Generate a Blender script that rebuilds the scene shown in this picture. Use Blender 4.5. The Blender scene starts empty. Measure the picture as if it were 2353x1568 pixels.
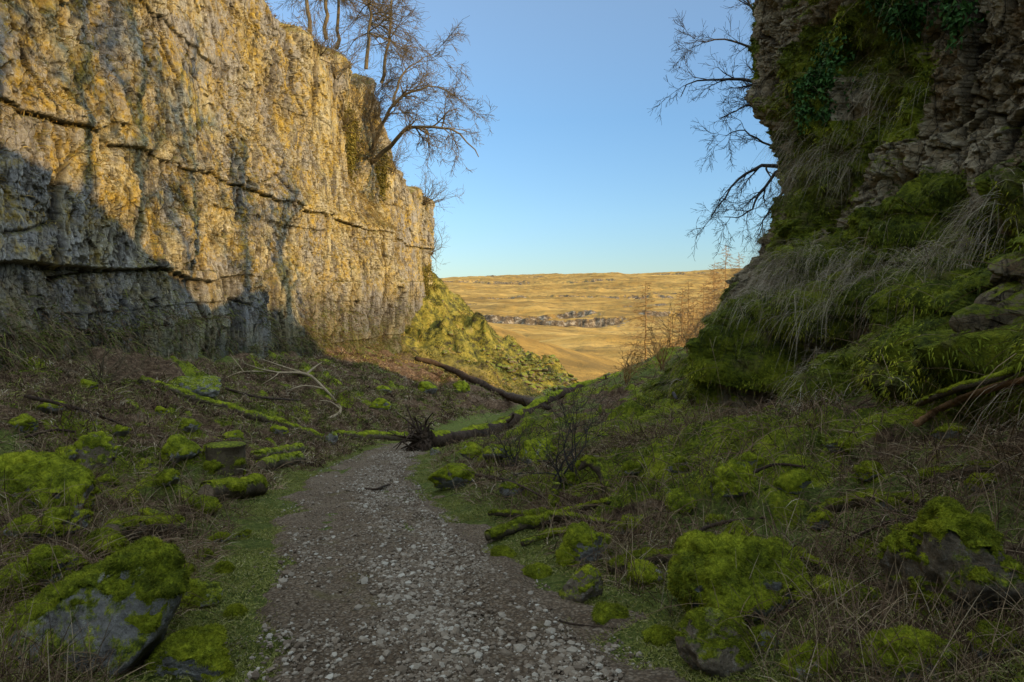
import bpy, math, random
import numpy as np
from mathutils import Vector
import bmesh
rng=np.random.default_rng(7); random.seed(7)
SC=bpy.context.scene; COL=SC.collection
# ------------------------------------------------------------------ noise
def H(ix,iy,iz,s):
    n=(ix.astype(np.int64)*73856093)^(iy.astype(np.int64)*19349663)^(iz.astype(np.int64)*83492791)^np.int64((s*2654435761)&0x7fffffff)
    n=n.astype(np.uint64)&np.uint64(0xffffffff)
    n=((n^(n>>np.uint64(15)))*np.uint64(2246822519))&np.uint64(0xffffffff)
    n=((n^(n>>np.uint64(13)))*np.uint64(3266489917))&np.uint64(0xffffffff)
    n=n^(n>>np.uint64(16))
    return n.astype(np.float64)/4294967295.0
def n2(x,y,s=0):
    x=np.asarray(x,float);y=np.asarray(y,float)
    ix=np.floor(x);iy=np.floor(y);fx=x-ix;fy=y-iy
    u=fx*fx*fx*(fx*(fx*6-15)+10);v=fy*fy*fy*(fy*(fy*6-15)+10);z=np.zeros_like(ix)
    a=H(ix,iy,z,s);b=H(ix+1,iy,z,s);c=H(ix,iy+1,z,s);d=H(ix+1,iy+1,z,s)
    return ((a*(1-u)+b*u)*(1-v)+(c*(1-u)+d*u)*v)*2-1
def n3(x,y,z,s=0):
    ix=np.floor(x);iy=np.floor(y);iz=np.floor(z);fz=z-iz;w=fz*fz*(3-2*fz)
    fx=x-ix;fy=y-iy;u=fx*fx*(3-2*fx);v=fy*fy*(3-2*fy);r=0
    for k,wk in ((0,1-w),(1,w)):
        a=H(ix,iy,iz+k,s);b=H(ix+1,iy,iz+k,s);c=H(ix,iy+1,iz+k,s);d=H(ix+1,iy+1,iz+k,s)
        r=r+wk*((a*(1-u)+b*u)*(1-v)+(c*(1-u)+d*u)*v)
    return r*2-1
def f2(x,y,o=4,s=0,g=.5):
    r=0;a=1;t=0
    for i in range(o):
        r=r+a*n2(x*2**i+i*17.3,y*2**i-i*9.1,s+i);t+=a;a*=g
    return r/t*1.5
def plate(n,k,w=.2):
    q=n*k;f=np.floor(q);t=q-f
    return (f+ss(t,1-w,1))/k
def f3(x,y,z,o=4,s=0,g=.5):
    r=0;a=1;t=0
    for i in range(o):
        r=r+a*n3(x*2**i+i*17.3,y*2**i-i*9.1,z*2**i,s+i);t+=a;a*=g
    return r/t*1.5
def vorf(x,y,s=0):
    ix=np.floor(x);iy=np.floor(y);F1=np.full(x.shape,9.);F2=np.full(x.shape,9.);I=np.zeros(x.shape);TL=np.zeros(x.shape);z=np.zeros_like(ix)
    for a in (-1,0,1):
        for b in (-1,0,1):
            cx=ix+a+H(ix+a,iy+b,z,s);cy=iy+b+H(ix+a,iy+b,z,s+1)
            d=np.hypot(cx-x,cy-y);r=H(ix+a,iy+b,z,s+2);tl=(x-cx)*(H(ix+a,iy+b,z,s+3)-.5)*2+(y-cy)*(H(ix+a,iy+b,z,s+4)-.5)*2;m=d<F1
            F2=np.where(m,F1,np.minimum(F2,d));I=np.where(m,r,I);TL=np.where(m,tl,TL);F1=np.where(m,d,F1)
    return F1,F2,I,TL
def vor(x,y,s=0): return vorf(x,y,s)[:3]
def ss(x,a,b):
    t=np.clip((x-a)/(b-a),0,1);return t*t*(3-2*t)
def blur(A,r):
    for ax in (0,1):
        for _ in range(2):
            P=np.pad(A,[(r+1,r) if i==ax else (0,0) for i in (0,1)],'edge');C=np.cumsum(P,axis=ax)
            A=(np.take(C,np.arange(2*r+1,C.shape[ax]),ax)-np.take(C,np.arange(0,C.shape[ax]-2*r-1),ax))/(2*r+1)
    return A
# ------------------------------------------------------------------ mesh helpers
def mk(name,V,faces,mat,parent=None,attrs=None,smooth=True,kind=None):
    me=bpy.data.meshes.new(name)
    V=np.asarray(V,np.float64)
    if parent is not None: V=V-np.array(parent.location)
    if not isinstance(faces,list): faces=[faces]
    faces=[np.asarray(f,np.int32) for f in faces if len(f)]
    me.vertices.add(len(V));me.vertices.foreach_set('co',V.astype(np.float32).ravel())
    L=np.concatenate([f.ravel() for f in faces]);tot=np.concatenate([np.full(len(f),f.shape[1],np.int32) for f in faces])
    st=np.concatenate([[0],np.cumsum(tot)[:-1]]).astype(np.int32)
    me.loops.add(len(L));me.loops.foreach_set('vertex_index',L)
    me.polygons.add(len(tot));me.polygons.foreach_set('loop_start',st)
    try: me.polygons.foreach_set('loop_total',tot)
    except Exception: pass
    me.polygons.foreach_set('use_smooth',np.full(len(tot),smooth,bool))
    me.update(calc_edges=True)
    for k,a in (attrs or {}).items():
        at=me.attributes.new(k,'FLOAT','POINT');at.data.foreach_set('value',np.asarray(a,np.float32).ravel())
    me.materials.append(mat)
    o=bpy.data.objects.new(name,me);COL.objects.link(o)
    if parent is not None: o.parent=parent
    if kind: o['kind']=kind
    return o
def thing(name,label,cat,loc,group=None):
    o=bpy.data.objects.new(name,None);COL.objects.link(o);o.location=loc;o.empty_display_size=.2
    o['label']=label;o['category']=cat
    if group:o['group']=group
    return o
def gridf(n,m):
    i=np.arange(n-1)[:,None]*m+np.arange(m-1)[None,:]
    return np.stack([i,i+1,i+m+1,i+m],-1).reshape(-1,4)
def vn(V,F):
    if F.shape[1]==4: a=V[F[:,2]]-V[F[:,0]];b=V[F[:,3]]-V[F[:,1]]
    else: a=V[F[:,1]]-V[F[:,0]];b=V[F[:,2]]-V[F[:,0]]
    c=np.cross(a,b);N=np.zeros_like(V)
    for k in range(F.shape[1]):
        for j in range(3): N[:,j]+=np.bincount(F[:,k],c[:,j],len(V))
    return N/np.maximum(np.linalg.norm(N,axis=1,keepdims=True),1e-9)
def unit(v): return v/np.maximum(np.linalg.norm(v,axis=-1,keepdims=True),1e-9)
def blades(P,D,L,W,droop,rnd,nseg=2):
    n=len(P);D=unit(D);side=unit(np.cross(D,rng.normal(size=(n,3))))
    L=np.broadcast_to(L,(n,));W=np.broadcast_to(W,(n,));droop=np.broadcast_to(droop,(n,))
    rows=[]
    for i in range(nseg+1):
        t=i/nseg;c=P+D*(L*t)[:,None];c[:,2]-=droop*L*t*t
        if i<nseg:
            w=(W*(1-.6*t)/2)[:,None];rows+= [c-side*w,c+side*w]
        else: rows.append(c)
    V=np.stack(rows,1);k=V.shape[1];F=[]
    for i in range(nseg-1): F+= [[2*i,2*i+1,2*i+3],[2*i,2*i+3,2*i+2]]
    F.append([2*nseg-2,2*nseg-1,2*nseg])
    F=np.array(F)[None]+(np.arange(n)*k)[:,None,None]
    return V.reshape(-1,3),F.reshape(-1,3),np.repeat(rnd,k)
def cat(parts):
    V=[];F=[];R=[];o=0
    for v,f,r in parts: V.append(v);F.append(f+o);R.append(r);o+=len(v)
    return np.concatenate(V),np.concatenate(F),np.concatenate(R)
# ------------------------------------------------------------------ materials
class MB:
    def __init__(s,name,rough=.9,spec=.15):
        s.m=bpy.data.materials.new(name);s.m.use_nodes=True;s.t=s.m.node_tree;s.n=s.t.nodes;s.l=s.t.links
        s.b=s.n['Principled BSDF'];s.b.inputs['Roughness'].default_value=rough;s.b.inputs['Specular IOR Level'].default_value=spec
        s.g=s.n.new('ShaderNodeNewGeometry');s.pos=s.g.outputs['Position'];s.bump=None
    def _s(s,sock,v):
        if isinstance(v,bpy.types.NodeSocket): s.l.new(v,sock)
        else: sock.default_value=v if not (isinstance(v,tuple) and len(v)==3 and sock.type=='RGBA') else (*v,1)
    def vec(s,sc,src=None):
        n=s.n.new('ShaderNodeVectorMath');n.operation='MULTIPLY';s._s(n.inputs[0],src or s.pos);n.inputs[1].default_value=sc;return n.outputs[0]
    def warp(s,scale,amt,src=None):
        n=s.n.new('ShaderNodeTexNoise');n.inputs['Scale'].default_value=scale;n.inputs['Detail'].default_value=3;s.l.new(src or s.pos,n.inputs['Vector'])
        a=s.n.new('ShaderNodeVectorMath');a.operation='MULTIPLY_ADD';s.l.new(n.outputs['Color'],a.inputs[0]);a.inputs[1].default_value=(amt,)*3;s.l.new(src or s.pos,a.inputs[2]);return a.outputs[0]
    def noise(s,scale,detail=6,rough=.6,v=None,dist=0):
        n=s.n.new('ShaderNodeTexNoise');n.inputs['Scale'].default_value=scale;n.inputs['Detail'].default_value=min(detail,7);n.inputs['Roughness'].default_value=rough;n.inputs['Distortion'].default_value=dist
        s.l.new(v or s.pos,n.inputs['Vector']);return n.outputs['Fac']
    def vor(s,scale,v=None,feat='F1',out='Distance'):
        n=s.n.new('ShaderNodeTexVoronoi');n.feature=feat;n.inputs['Scale'].default_value=scale;s.l.new(v or s.pos,n.inputs['Vector']);return n.outputs[out]
    def ramp(s,f,stops):
        n=s.n.new('ShaderNodeValToRGB');s._s(n.inputs[0],f);e=n.color_ramp.elements
        while len(e)<len(stops): e.new(.5)
        for k,(p,c) in enumerate(stops): e[k].position=p;e[k].color=(*c,1)
        return n.outputs[0]
    def mr(s,f,a,b,c=0,d=1):
        n=s.n.new('ShaderNodeMapRange');s._s(n.inputs[0],f)
        for i,v in enumerate((a,b,c,d)): n.inputs[i+1].default_value=v
        return n.outputs[0]
    def mth(s,op,a,b=0.,c=None,clamp=False):
        n=s.n.new('ShaderNodeMath');n.operation=op;s._s(n.inputs[0],a);s._s(n.inputs[1],b);n.use_clamp=clamp
        return n.outputs[0]
    def mix(s,f,a,b,bl='MIX'):
        n=s.n.new('ShaderNodeMixRGB');n.blend_type=bl;s._s(n.inputs[0],f);s._s(n.inputs[1],a);s._s(n.inputs[2],b);return n.outputs[0]
    def attr(s,k):
        n=s.n.new('ShaderNodeAttribute');n.attribute_name=k;return n.outputs['Fac']
    def nz(s):
        n=s.n.new('ShaderNodeSeparateXYZ');s.l.new(s.g.outputs['Normal'],n.inputs[0]);return n.outputs[2]
    def pz(s):
        n=s.n.new('ShaderNodeSeparateXYZ');s.l.new(s.pos,n.inputs[0]);return n.outputs[2]
    def bp(s,h,st,dist):
        n=s.n.new('ShaderNodeBump');n.inputs['Strength'].default_value=st;n.inputs['Distance'].default_value=dist;s._s(n.inputs['Height'],h)
        if s.bump: s.l.new(s.bump,n.inputs['Normal'])
        s.bump=n.outputs[0]
    def done(s,c):
        s._s(s.b.inputs['Base Color'],c)
        if s.bump: s.l.new(s.bump,s.b.inputs['Normal'])
        return s.m
MOSS=[(.31,(.022,.03,.006)),(.44,(.08,.10,.010)),(.54,(.23,.255,.016)),(.69,(.47,.46,.03))]
def m_left():
    b=MB('sunlit limestone',.92)
    c=b.ramp(b.noise(.45,7,.7),[(.34,(.26,.18,.075)),(.45,(.45,.35,.17)),(.55,(.60,.51,.30)),(.68,(.52,.48,.40))])
    c=b.mix(b.mr(b.noise(.25,5,.6),.44,.55,0,.9),c,(.35,.325,.30))
    fine=b.noise(6.5,7,.82,b.vec((1,1,.7)))
    c=b.mix(b.mr(fine,.34,.52,.65,0),c,(.10,.075,.045))
    st=b.noise(1.,7,.72,b.vec((1.2,1.2,.11)),.3)
    c=b.mix(b.mr(st,.51,.60,0,.9),c,(.12,.10,.08))
    ye=b.mth('MULTIPLY',b.mr(b.noise(.7,7,.74,None,.5),.47,.56),b.mr(b.noise(5,4),.35,.6))
    c=b.mix(b.mth('MULTIPLY',b.mth('MULTIPLY',ye,b.mr(b.pz(),-.5,1.5,.1,1)),.9),c,(.52,.34,.04))
    c=b.mix(b.mr(b.noise(9,5,.7),.60,.68,0,.8),c,(.70,.66,.57))
    w=b.warp(3.,.16)
    m1=b.mr(b.noise(1.3,4,.6),.42,.54)
    e1=b.vor(1.1,b.vec((1,1,.26),w),'DISTANCE_TO_EDGE');e2=b.vor(3.6,b.vec((1,1,.34),w),'DISTANCE_TO_EDGE')
    hb=b.noise(1.,5,.6,b.vec((.22,.22,2.4)))
    hl=b.mr(b.mth('ABSOLUTE',b.mth('SUBTRACT',hb,.5)),0,.009,1,0)
    c=b.mix(b.mth('MULTIPLY',b.mr(e1,0,.018,.95,0),m1),c,(.045,.032,.02))
    c=b.mix(b.mth('MULTIPLY',b.mr(e2,0,.035,.8,0),b.mr(b.noise(.8,5,.6),.45,.57)),c,(.06,.045,.028))
    c=b.mix(b.mth('MULTIPLY',hl,b.mth('MULTIPLY',b.mr(b.noise(.9,4),.44,.54),.9)),c,(.05,.04,.025))
    c=b.mix(b.mr(b.noise(2.,7,.8,b.vec((1,1,.35))),.35,.43,.9,0),c,(.075,.057,.036))
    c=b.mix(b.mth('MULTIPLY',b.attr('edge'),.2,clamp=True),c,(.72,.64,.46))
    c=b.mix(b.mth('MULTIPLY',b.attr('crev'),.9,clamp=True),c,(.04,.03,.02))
    gr=b.mth('MULTIPLY',b.mr(b.nz(),.3,.7),b.mr(b.noise(2.5,5),.35,.55))
    c=b.mix(gr,c,(.18,.155,.04))
    painted_shade=b.mth('MULTIPLY',b.mr(b.mth('ADD',b.pz(),b.mth('MULTIPLY',b.noise(.5,4),1.5)),2.2,.2),.75)  # painted shade: darkens the lower cliff colour to deepen its shadow
    c=b.mix(painted_shade,c,(.52,.55,.62),'MULTIPLY')
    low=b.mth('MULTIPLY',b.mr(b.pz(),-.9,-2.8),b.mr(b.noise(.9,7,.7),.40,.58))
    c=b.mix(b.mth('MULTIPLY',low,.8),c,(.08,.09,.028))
    b.bp(b.mth('MULTIPLY',b.mr(e1,0,.05),m1),.7,.08)
    b.bp(b.noise(3.5,8,.85,b.vec((1,1,.6))),.9,.11);b.bp(fine,.9,.045)
    return b.done(c)
def m_right():
    b=MB('mossy limestone',.92)
    c=b.ramp(b.noise(1.0,8,.72),[(.32,(.13,.095,.05)),(.46,(.27,.20,.11)),(.58,(.42,.33,.20)),(.75,(.53,.45,.32))])
    c=b.mix(b.mr(b.noise(2.6,7,.78,b.vec((1,1,.35))),.38,.48,.85,0),c,(.06,.043,.025))
    c=b.mix(b.mr(b.noise(1.1,6,.7),.54,.64,0,.55),c,(.34,.20,.085))
    w=b.warp(3.2,.14)
    e1=b.vor(1.7,b.vec((1,1,.45),w),'DISTANCE_TO_EDGE');e2=b.vor(6,b.vec((1,1,.8),w),'DISTANCE_TO_EDGE')
    c=b.mix(b.mr(e1,0,.025,.9,0),c,(.03,.022,.015));c=b.mix(b.mr(e2,0,.04,.75,0),c,(.04,.03,.02))
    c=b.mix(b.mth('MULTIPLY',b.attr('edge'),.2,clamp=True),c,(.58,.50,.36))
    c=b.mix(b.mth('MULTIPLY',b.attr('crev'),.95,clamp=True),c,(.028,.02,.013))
    ms=b.ramp(b.mth('ADD',b.mth('MULTIPLY',b.noise(1.4,7,.7),.6),b.mth('MULTIPLY',b.noise(14,5,.7),.4)),[(p,tuple(q*.72 for q in c_)) for p,c_ in MOSS])
    ms=b.mix(b.mr(b.noise(.9,6,.65,None,1.),.54,.64,0,.7),ms,(.17,.125,.06))
    f=b.mth('ADD',b.attr('moss'),b.mth('MULTIPLY',b.mth('SUBTRACT',b.noise(3.2,8,.72),.5),1.9))
    f=b.mth('ADD',f,b.mr(b.nz(),0,.8,0,.35))
    c=b.mix(b.mr(f,.45,.6),c,ms)
    b.bp(b.mr(e1,0,.06),.8,.07);b.bp(b.mr(e2,0,.07),.7,.03)
    b.bp(b.noise(4,8,.85),.9,.09);b.bp(b.noise(22,6,.75),.9,.03)
    return b.done(c)
def m_ground():
    b=MB('bank of moss grass and leaf litter',.95,.1)
    lit=b.ramp(b.noise(7,7,.8),[(.34,(.022,.014,.008)),(.48,(.11,.065,.035)),(.60,(.23,.15,.085)),(.74,(.36,.29,.18))])
    gr=b.ramp(b.noise(12,7,.78),[(.3,(.03,.04,.009)),(.5,(.13,.155,.03)),(.7,(.26,.26,.07))])
    ms=b.ramp(b.mth('ADD',b.mth('MULTIPLY',b.noise(2.2,7,.7),.55),b.mth('MULTIPLY',b.noise(26,5,.7),.45)),MOSS)
    f=b.mr(b.mth('ADD',b.attr('dry'),b.mth('MULTIPLY',b.mth('SUBTRACT',b.noise(1.6,7,.75),.5),2.4)),.4,.6)
    c=b.mix(f,gr,lit)
    f=b.mr(b.mth('ADD',b.attr('moss'),b.mth('MULTIPLY',b.mth('SUBTRACT',b.noise(3,7,.75),.5),1.6)),.5,.65)
    c=b.mix(f,c,ms)
    c=b.mix(b.mr(b.attr('scree'),0,1,0,1),c,b.ramp(b.noise(1.,7,.8),[(.40,(.05,.042,.025)),(.48,(.15,.14,.028)),(.57,(.32,.26,.045)),(.70,(.44,.33,.15))]))
    b.bp(b.noise(5,7,.8),1.,.12);b.bp(b.noise(30,6,.75),.9,.03)
    return b.done(c)
def m_path():
    b=MB('gravel and trodden earth',.95,.12)
    w=b.warp(30,.02);v=b.vor(48,w,out='Color');vd=b.vor(48,w)
    c=b.ramp(b.mth('ADD',b.mth('MULTIPLY',b.noise(1.3,6,.7),.5),b.mth('MULTIPLY',b.noise(24,7,.8),.5)),[(.34,(.08,.05,.027)),(.48,(.19,.13,.077)),(.60,(.28,.205,.13)),(.76,(.43,.345,.24))])
    c=b.mix(b.mr(v,.5,.95,0,.5),c,(.40,.33,.235))
    c=b.mix(b.mr(v,.45,.1,0,.5),c,(.12,.08,.047))
    c=b.mix(b.mr(vd,.35,.6,0,.6),c,(.04,.026,.015))
    c=b.mix(b.mr(b.noise(1.6,7,.7),.57,.67,0,.55),c,(.12,.10,.03))
    b.bp(vd,-.9,.015);b.bp(b.noise(28,7,.8),.9,.03)
    return b.done(c)
def m_moor():
    b=MB('dry moorland grass',.95,.05)
    c=b.ramp(b.noise(.03,7,.7,b.vec((.6,1,1))),[(.35,(.21,.12,.032)),(.5,(.40,.235,.058)),(.65,(.54,.33,.095))])
    c=b.mix(b.mr(b.noise(.07,7,.8,b.vec((.3,1,1))),.48,.58,0,.75),c,(.17,.11,.038))
    f=b.mr(b.mth('ADD',b.attr('rock'),b.mth('MULTIPLY',b.mth('SUBTRACT',b.noise(.12,7,.82),.5),2.8)),.42,.6)
    c=b.mix(f,c,b.ramp(b.noise(.35,7,.7),[(.35,(.05,.032,.018)),(.52,(.15,.105,.06)),(.66,(.42,.34,.23))]))
    b.bp(b.noise(.4,7,.7),.8,1.2)
    return b.done(c)
def m_stone(name,a,c_,moss=.55):
    b=MB(name,.9,.2)
    c=b.ramp(b.noise(3.5,7,.8),[(.32,a),(.68,c_)])
    c=b.mix(b.mr(b.noise(11,7,.75),.56,.66,0,.6),c,(.46,.43,.36))
    c=b.mix(b.mr(b.noise(6,7,.8),.36,.46,.8,0),c,(.04,.032,.022))
    f=b.mth('ADD',b.mr(b.nz(),-.8,.8,0,moss+.12),b.mth('MULTIPLY',b.mth('SUBTRACT',b.noise(5,7,.78),.5),2.2))
    c=b.mix(b.mr(f,.42,.6),c,b.ramp(b.noise(24,6,.7),MOSS))
    b.bp(b.noise(5,8,.8),1.,.09);b.bp(b.noise(28,6,.7),.8,.02)
    return b.done(c)
def m_moss():
    b=MB('cushion moss',1.,.05)
    c=b.ramp(b.mth('ADD',b.mth('MULTIPLY',b.noise(4.5,6,.72),.6),b.mth('MULTIPLY',b.noise(38,5,.75),.4)),MOSS)
    c=b.mix(b.attr('rnd'),c,b.mix(.35,c,(.50,.47,.045)))
    b.bp(b.noise(45,6,.75),1.,.02)
    return b.done(c)
def m_blade(name,stops):
    b=MB(name,.8,.15);c=b.ramp(b.attr('rnd'),stops)
    c=b.mix(b.mr(b.noise(1.3,4),.35,.65,.0,.6),c,(.36,.33,.26),'MULTIPLY')
    return b.done(c)
def m_bark(name,a,c_,moss=0.,sc=6):
    b=MB(name,.9,.15);c=b.ramp(b.noise(sc,7,.75,b.vec((1,1,.7))),[(.3,a),(.7,c_)])
    if moss:
        f=b.mth('ADD',b.mr(b.nz(),-.7,1,0,moss),b.mth('MULTIPLY',b.mth('SUBTRACT',b.noise(7,7,.75),.5),1.4))
        c=b.mix(b.mr(f,.4,.6),c,b.ramp(b.noise(22,6,.7),MOSS))
    b.bp(b.noise(14,7,.78),1.,.05)
    return b.done(c)
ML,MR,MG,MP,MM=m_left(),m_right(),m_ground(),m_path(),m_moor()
STG=m_stone('grey limestone boulder',(.11,.10,.085),(.40,.375,.32));STB=m_stone('brown stained stone',(.09,.068,.043),(.30,.23,.145),.5)
MOS=m_moss()
GRN=m_blade('green grass blades',[(0,(.045,.058,.011)),(.5,(.18,.20,.03)),(.85,(.32,.30,.075)),(1,(.44,.38,.18))])
MFZ=m_blade('moss shoots',[(0,(.04,.052,.006)),(.5,(.20,.235,.015)),(1,(.50,.48,.035))])
DRY=m_blade('dead grass and bracken',[(0,(.06,.034,.019)),(.4,(.18,.11,.06)),(.8,(.33,.235,.13)),(1,(.54,.45,.30))])
PAL=m_blade('pale hanging grass',[(0,(.18,.14,.09)),(.6,(.40,.325,.215)),(1,(.60,.50,.36))])
GLD=m_blade('golden rim grass',[(0,(.14,.09,.03)),(.6,(.34,.22,.06)),(1,(.44,.33,.11))])
SCR=m_blade('golden green slope grass',[(0,(.07,.07,.014)),(.5,(.22,.20,.03)),(.8,(.38,.29,.06)),(1,(.50,.36,.14))])
IVY=m_blade('ivy leaves',[(0,(.02,.05,.012)),(.6,(.05,.13,.025)),(1,(.10,.2,.05))])
IVG=m_blade('golden green scrub leaves',[(0,(.07,.065,.014)),(.6,(.22,.185,.03)),(1,(.38,.29,.07))])
NED=m_blade('pine needles',[(0,(.06,.045,.015)),(.6,(.16,.10,.03)),(1,(.26,.15,.05))])
BKM=m_bark('mossy bark',(.05,.035,.02),(.16,.12,.07),.75);BKD=m_bark('dark damp bark',(.022,.015,.010),(.11,.07,.043),.25)
BKP=m_bark('pale dead wood',(.22,.16,.085),(.46,.35,.21));BKT=m_bark('sunlit grey brown bark',(.08,.06,.035),(.25,.185,.10),.0,3)
BKO=m_bark('orange brown branch',(.14,.07,.03),(.36,.19,.07),.1);BKG=m_bark('grey brown twig bark',(.03,.026,.024),(.09,.077,.066))
BKL=m_bark('larch bark',(.24,.13,.045),(.55,.32,.12));CUT=m_bark('weathered sawn wood',(.12,.085,.05),(.30,.22,.14))
# ------------------------------------------------------------------ terrain functions
Yt=np.arange(-20,140,.25)
def tabl(Y,V,w=2.):
    a=np.interp(Yt,Y,V);k=np.arange(-24,25)*.25;g=np.exp(-(k/w)**2);g/=g.sum()
    return np.convolve(np.pad(a,24,'edge'),g,'valid')
TB=dict(xc=tabl([-14,0,3.4,8.4,13,22,30,40,50,60,75,100],[1.6,.40,-.39,-1.88,-3.05,-3.7,-2.2,.8,3.5,5.9,9,12]),
 zc=tabl([-14,22,30,40,50,60,67,75,100,130],[.9,-4.87,-5.7,-6.56,-7.35,-8.15,-9.6,-12.5,-23,-34]),
 xl=tabl([-20,140],[-15.7,-1.]),
 zl=tabl([-14,0,10,16.5,28.5,40,50,57,67,72,80,100],[.3,-.4,-1.1,-1.45,-2.35,-2.85,-3.3,-2.4,1.0,.3,-6,-19],1.2),
 hw=tabl([0,6,20,24,34],[1.08,1.05,.95,.9,.2]),
 kr=tabl([-14,0,5.5,13,17,24,32,60],[.3,.3,.27,.20,.20,.30,.38,.38]))
def T(k,y): return np.interp(y,Yt,TB[k])
def ground_base(x,y):
    xc,zc,xl,zl,hw,kr=[T(k,y) for k in('xc','zc','xl','zl','hw','kr')]
    t=np.clip(np.maximum(xc-hw-x,0)/(xc-hw-xl),0,1);p=np.interp(y,[0,50,65],[1.45,1.3,1.])
    z=zc+(zl-zc)*t**p
    dr=np.maximum(x-xc-hw,0);rise=kr*dr*(.62+.38*ss(dr,0,3.5))
    rise=np.minimum(rise,8-3*ss(y,24,45));fd=1-ss(y,72,104)
    a=np.maximum(9.5,.385*y+1);hill=ss(x,a,a+7)*(4.6-3.6*ss(y,12,40))*(1-ss(y,62,95))
    return z+rise*fd+hill
def humm(x,y):
    xc,hw=T('xc',y),T('hw',y);d=np.abs(x-xc)-hw;m=ss(d,.1,1.6)*(1-ss(y,60,80))
    left=ss(xc-x,1,3)*ss(y,9,15)
    ms=ss(f2(x/1.5,y/1.5,4,31)-.22*left,-.10,.3)*ss(d,.4,1.4)*(1-ss(y,30,48))
    w=f2(x/1.1,y/1.1,2,5)*.35
    F,_,I=vor(x/.75+w,y/.75-w,11);F_,_,I2=vor(x/.3+w,y/.3,12)
    h=m*(f2(x/3.,y/3.,3,3)*.28+f2(x/.5,y/.5,4,8)*.09+left*f2(x/1.1,y/1.1,3,88)*.24)
    h=h+ms*(np.sqrt(np.clip(1-F*1.25,0,1))*(.06+.30*I*I)+np.sqrt(np.clip(1-F_*1.3,0,1))*.09*I2)
    sc=ss(y,48,56)*ss(xc-x,-1,2)*(1-ss(y,80,95))
    F3,F4,I3,T3=vorf(x/1.6+w,y/1.6,15)
    h=h+sc*(f2(x/2.6,y/2.6,5,9)*1.3+np.clip(I3-.5,0,1)*2.4*(1-F3)+T3*.4)
    return h,ms,d
def ground(x,y):
    x=np.asarray(x,float);y=np.asarray(y,float);return ground_base(x,y)+humm(x,y)[0]
Y=[-16.]
while Y[-1]<112:
    y=Y[-1];w=math.hypot(y+1,6);Y.append(y+(.0060*w if y>1.5 else .03*w))
Y=np.array(Y);q=np.linspace(-1,1,900);a=1.15*q+1.25*q**5
w=np.hypot(Y+1,6)
X=a[None,:]*w[:,None];YY=np.repeat(Y[:,None],len(a),1)
h,ms,d=humm(X,YY);Z=ground_base(X,YY)+h
lf_=ss(T('xc',YY)-X,.5,2.5)
dry=.50+.55*f2(X/2.6,YY/2.6,3,77)+.32*ss(YY,10,18)*lf_
dry=np.where(d<1.0,dry-.9*(1-ss(d,.2,1.1)),dry)-.05*ss(X-T('xc',YY),1,3)
sc=ss(YY,46,54)*(X<T('xc',YY)+1)+ss(YY,70,80)
V=np.stack([X,YY,Z],-1).reshape(-1,3)
GR=mk('ground',V,gridf(*X.shape)[:,::-1].copy(),MG,attrs={'moss':ms*1.0,'dry':np.clip(dry,-.3,1.3),'scree':np.clip(sc,0,1)},kind='structure')
# moor
Ym=[82.]
while Ym[-1]<6000: Ym.append(Ym[-1]*(1.0065 if Ym[-1]<1900 else 1.03))
Ym=np.array(Ym);q=np.linspace(-1,1,620);a=.13+.32*q+1.2*q**5
X=a[None,:]*Ym[:,None];YY=np.repeat(Ym[:,None],len(a),1)
Z=np.interp(YY,[80,110,130,180,260,400,600,900,1300,1700,2500,6000],[-26,-21,-18.5,-16.8,-16.2,-15.5,-12,-4,14,32,35,20])
Z=Z+np.exp(-((YY-150)/34)**2)*np.clip(10.5-.31*X,0,15)+X*.022*ss(YY,800,1700)
Z=Z+np.exp(-((YY-235-X*.4)/30)**2)*f2(X/60+3,YY/900,2,66)*6
rock=np.zeros_like(Z)
for (y0,hh,ww,sd,am) in ((375,4.5,60,1,.95),(410,3.,60,11,.8),(455,2.5,60,6,.7),(520,2,70,8,.6),(660,2.5,90,3,.7),(800,2,110,21,.5),(950,4.5,160,4,.9),(1150,3,160,9,.6),(1350,4,160,5,.8),(1550,3,200,12,.9)):
    dd=YY-y0-f2(X/ww/1.2,YY/ww/2,5,sd)*ww*.6-f2(X/7,YY/20,4,sd+20)*y0*.02
    st=ss(dd,0,y0*.018);ma=ss(f2(X/ww/.8,YY/300,4,sd+9),-.15,.4)
    Z=Z+hh*st*ma+hh*(1-ma)*ss(dd,-60,60)
    rock=rock+am*(np.exp(-((dd-y0*.008)/(y0*.011))**2)*ma+.4*np.exp(-((dd+y0*.03)/(y0*.04))**2)*ma)
Z=Z+f2(X/60,YY/60,5,50)*3*ss(YY,160,400)+f2(X/12,YY/12,4,51)*.8+f2(X/260,YY/260,3,52)*6*ss(YY,500,900)
mk('moorland_hills',np.stack([X,YY,Z],-1).reshape(-1,3),gridf(*X.shape)[:,::-1].copy(),MM,attrs={'rock':np.clip(rock,0,1)},kind='structure')
# path
yp=np.concatenate([np.arange(-8,2,.1),np.arange(2,9,.022),np.arange(9,27,.05)]);wc=np.linspace(-1.75,1.75,140)
YY=np.repeat(yp[:,None],140,1);ct=T('xc',YY);X=ct+wc[None,:]
e=np.abs(wc)[None,:]-(T('hw',YY)-.95)+f2(X/.9,YY/.9,4,61)*.38
rut=-.03*np.exp(-((np.abs(wc)[None,:]-.45)/.16)**2)
Z=ground_base(X,YY)+.04-.10*ss(e,.7,1.15)+f2(X/.7,YY/.7,4,62)*.02+rut+f2(X/.05,YY/.05,3,63)*.006+f2(X/.16,YY/.16,3,64)*.009
PT=mk('path',np.stack([X,YY,Z],-1).reshape(-1,3),gridf(*X.shape)[:,::-1].copy(),MP,kind='structure')
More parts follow.
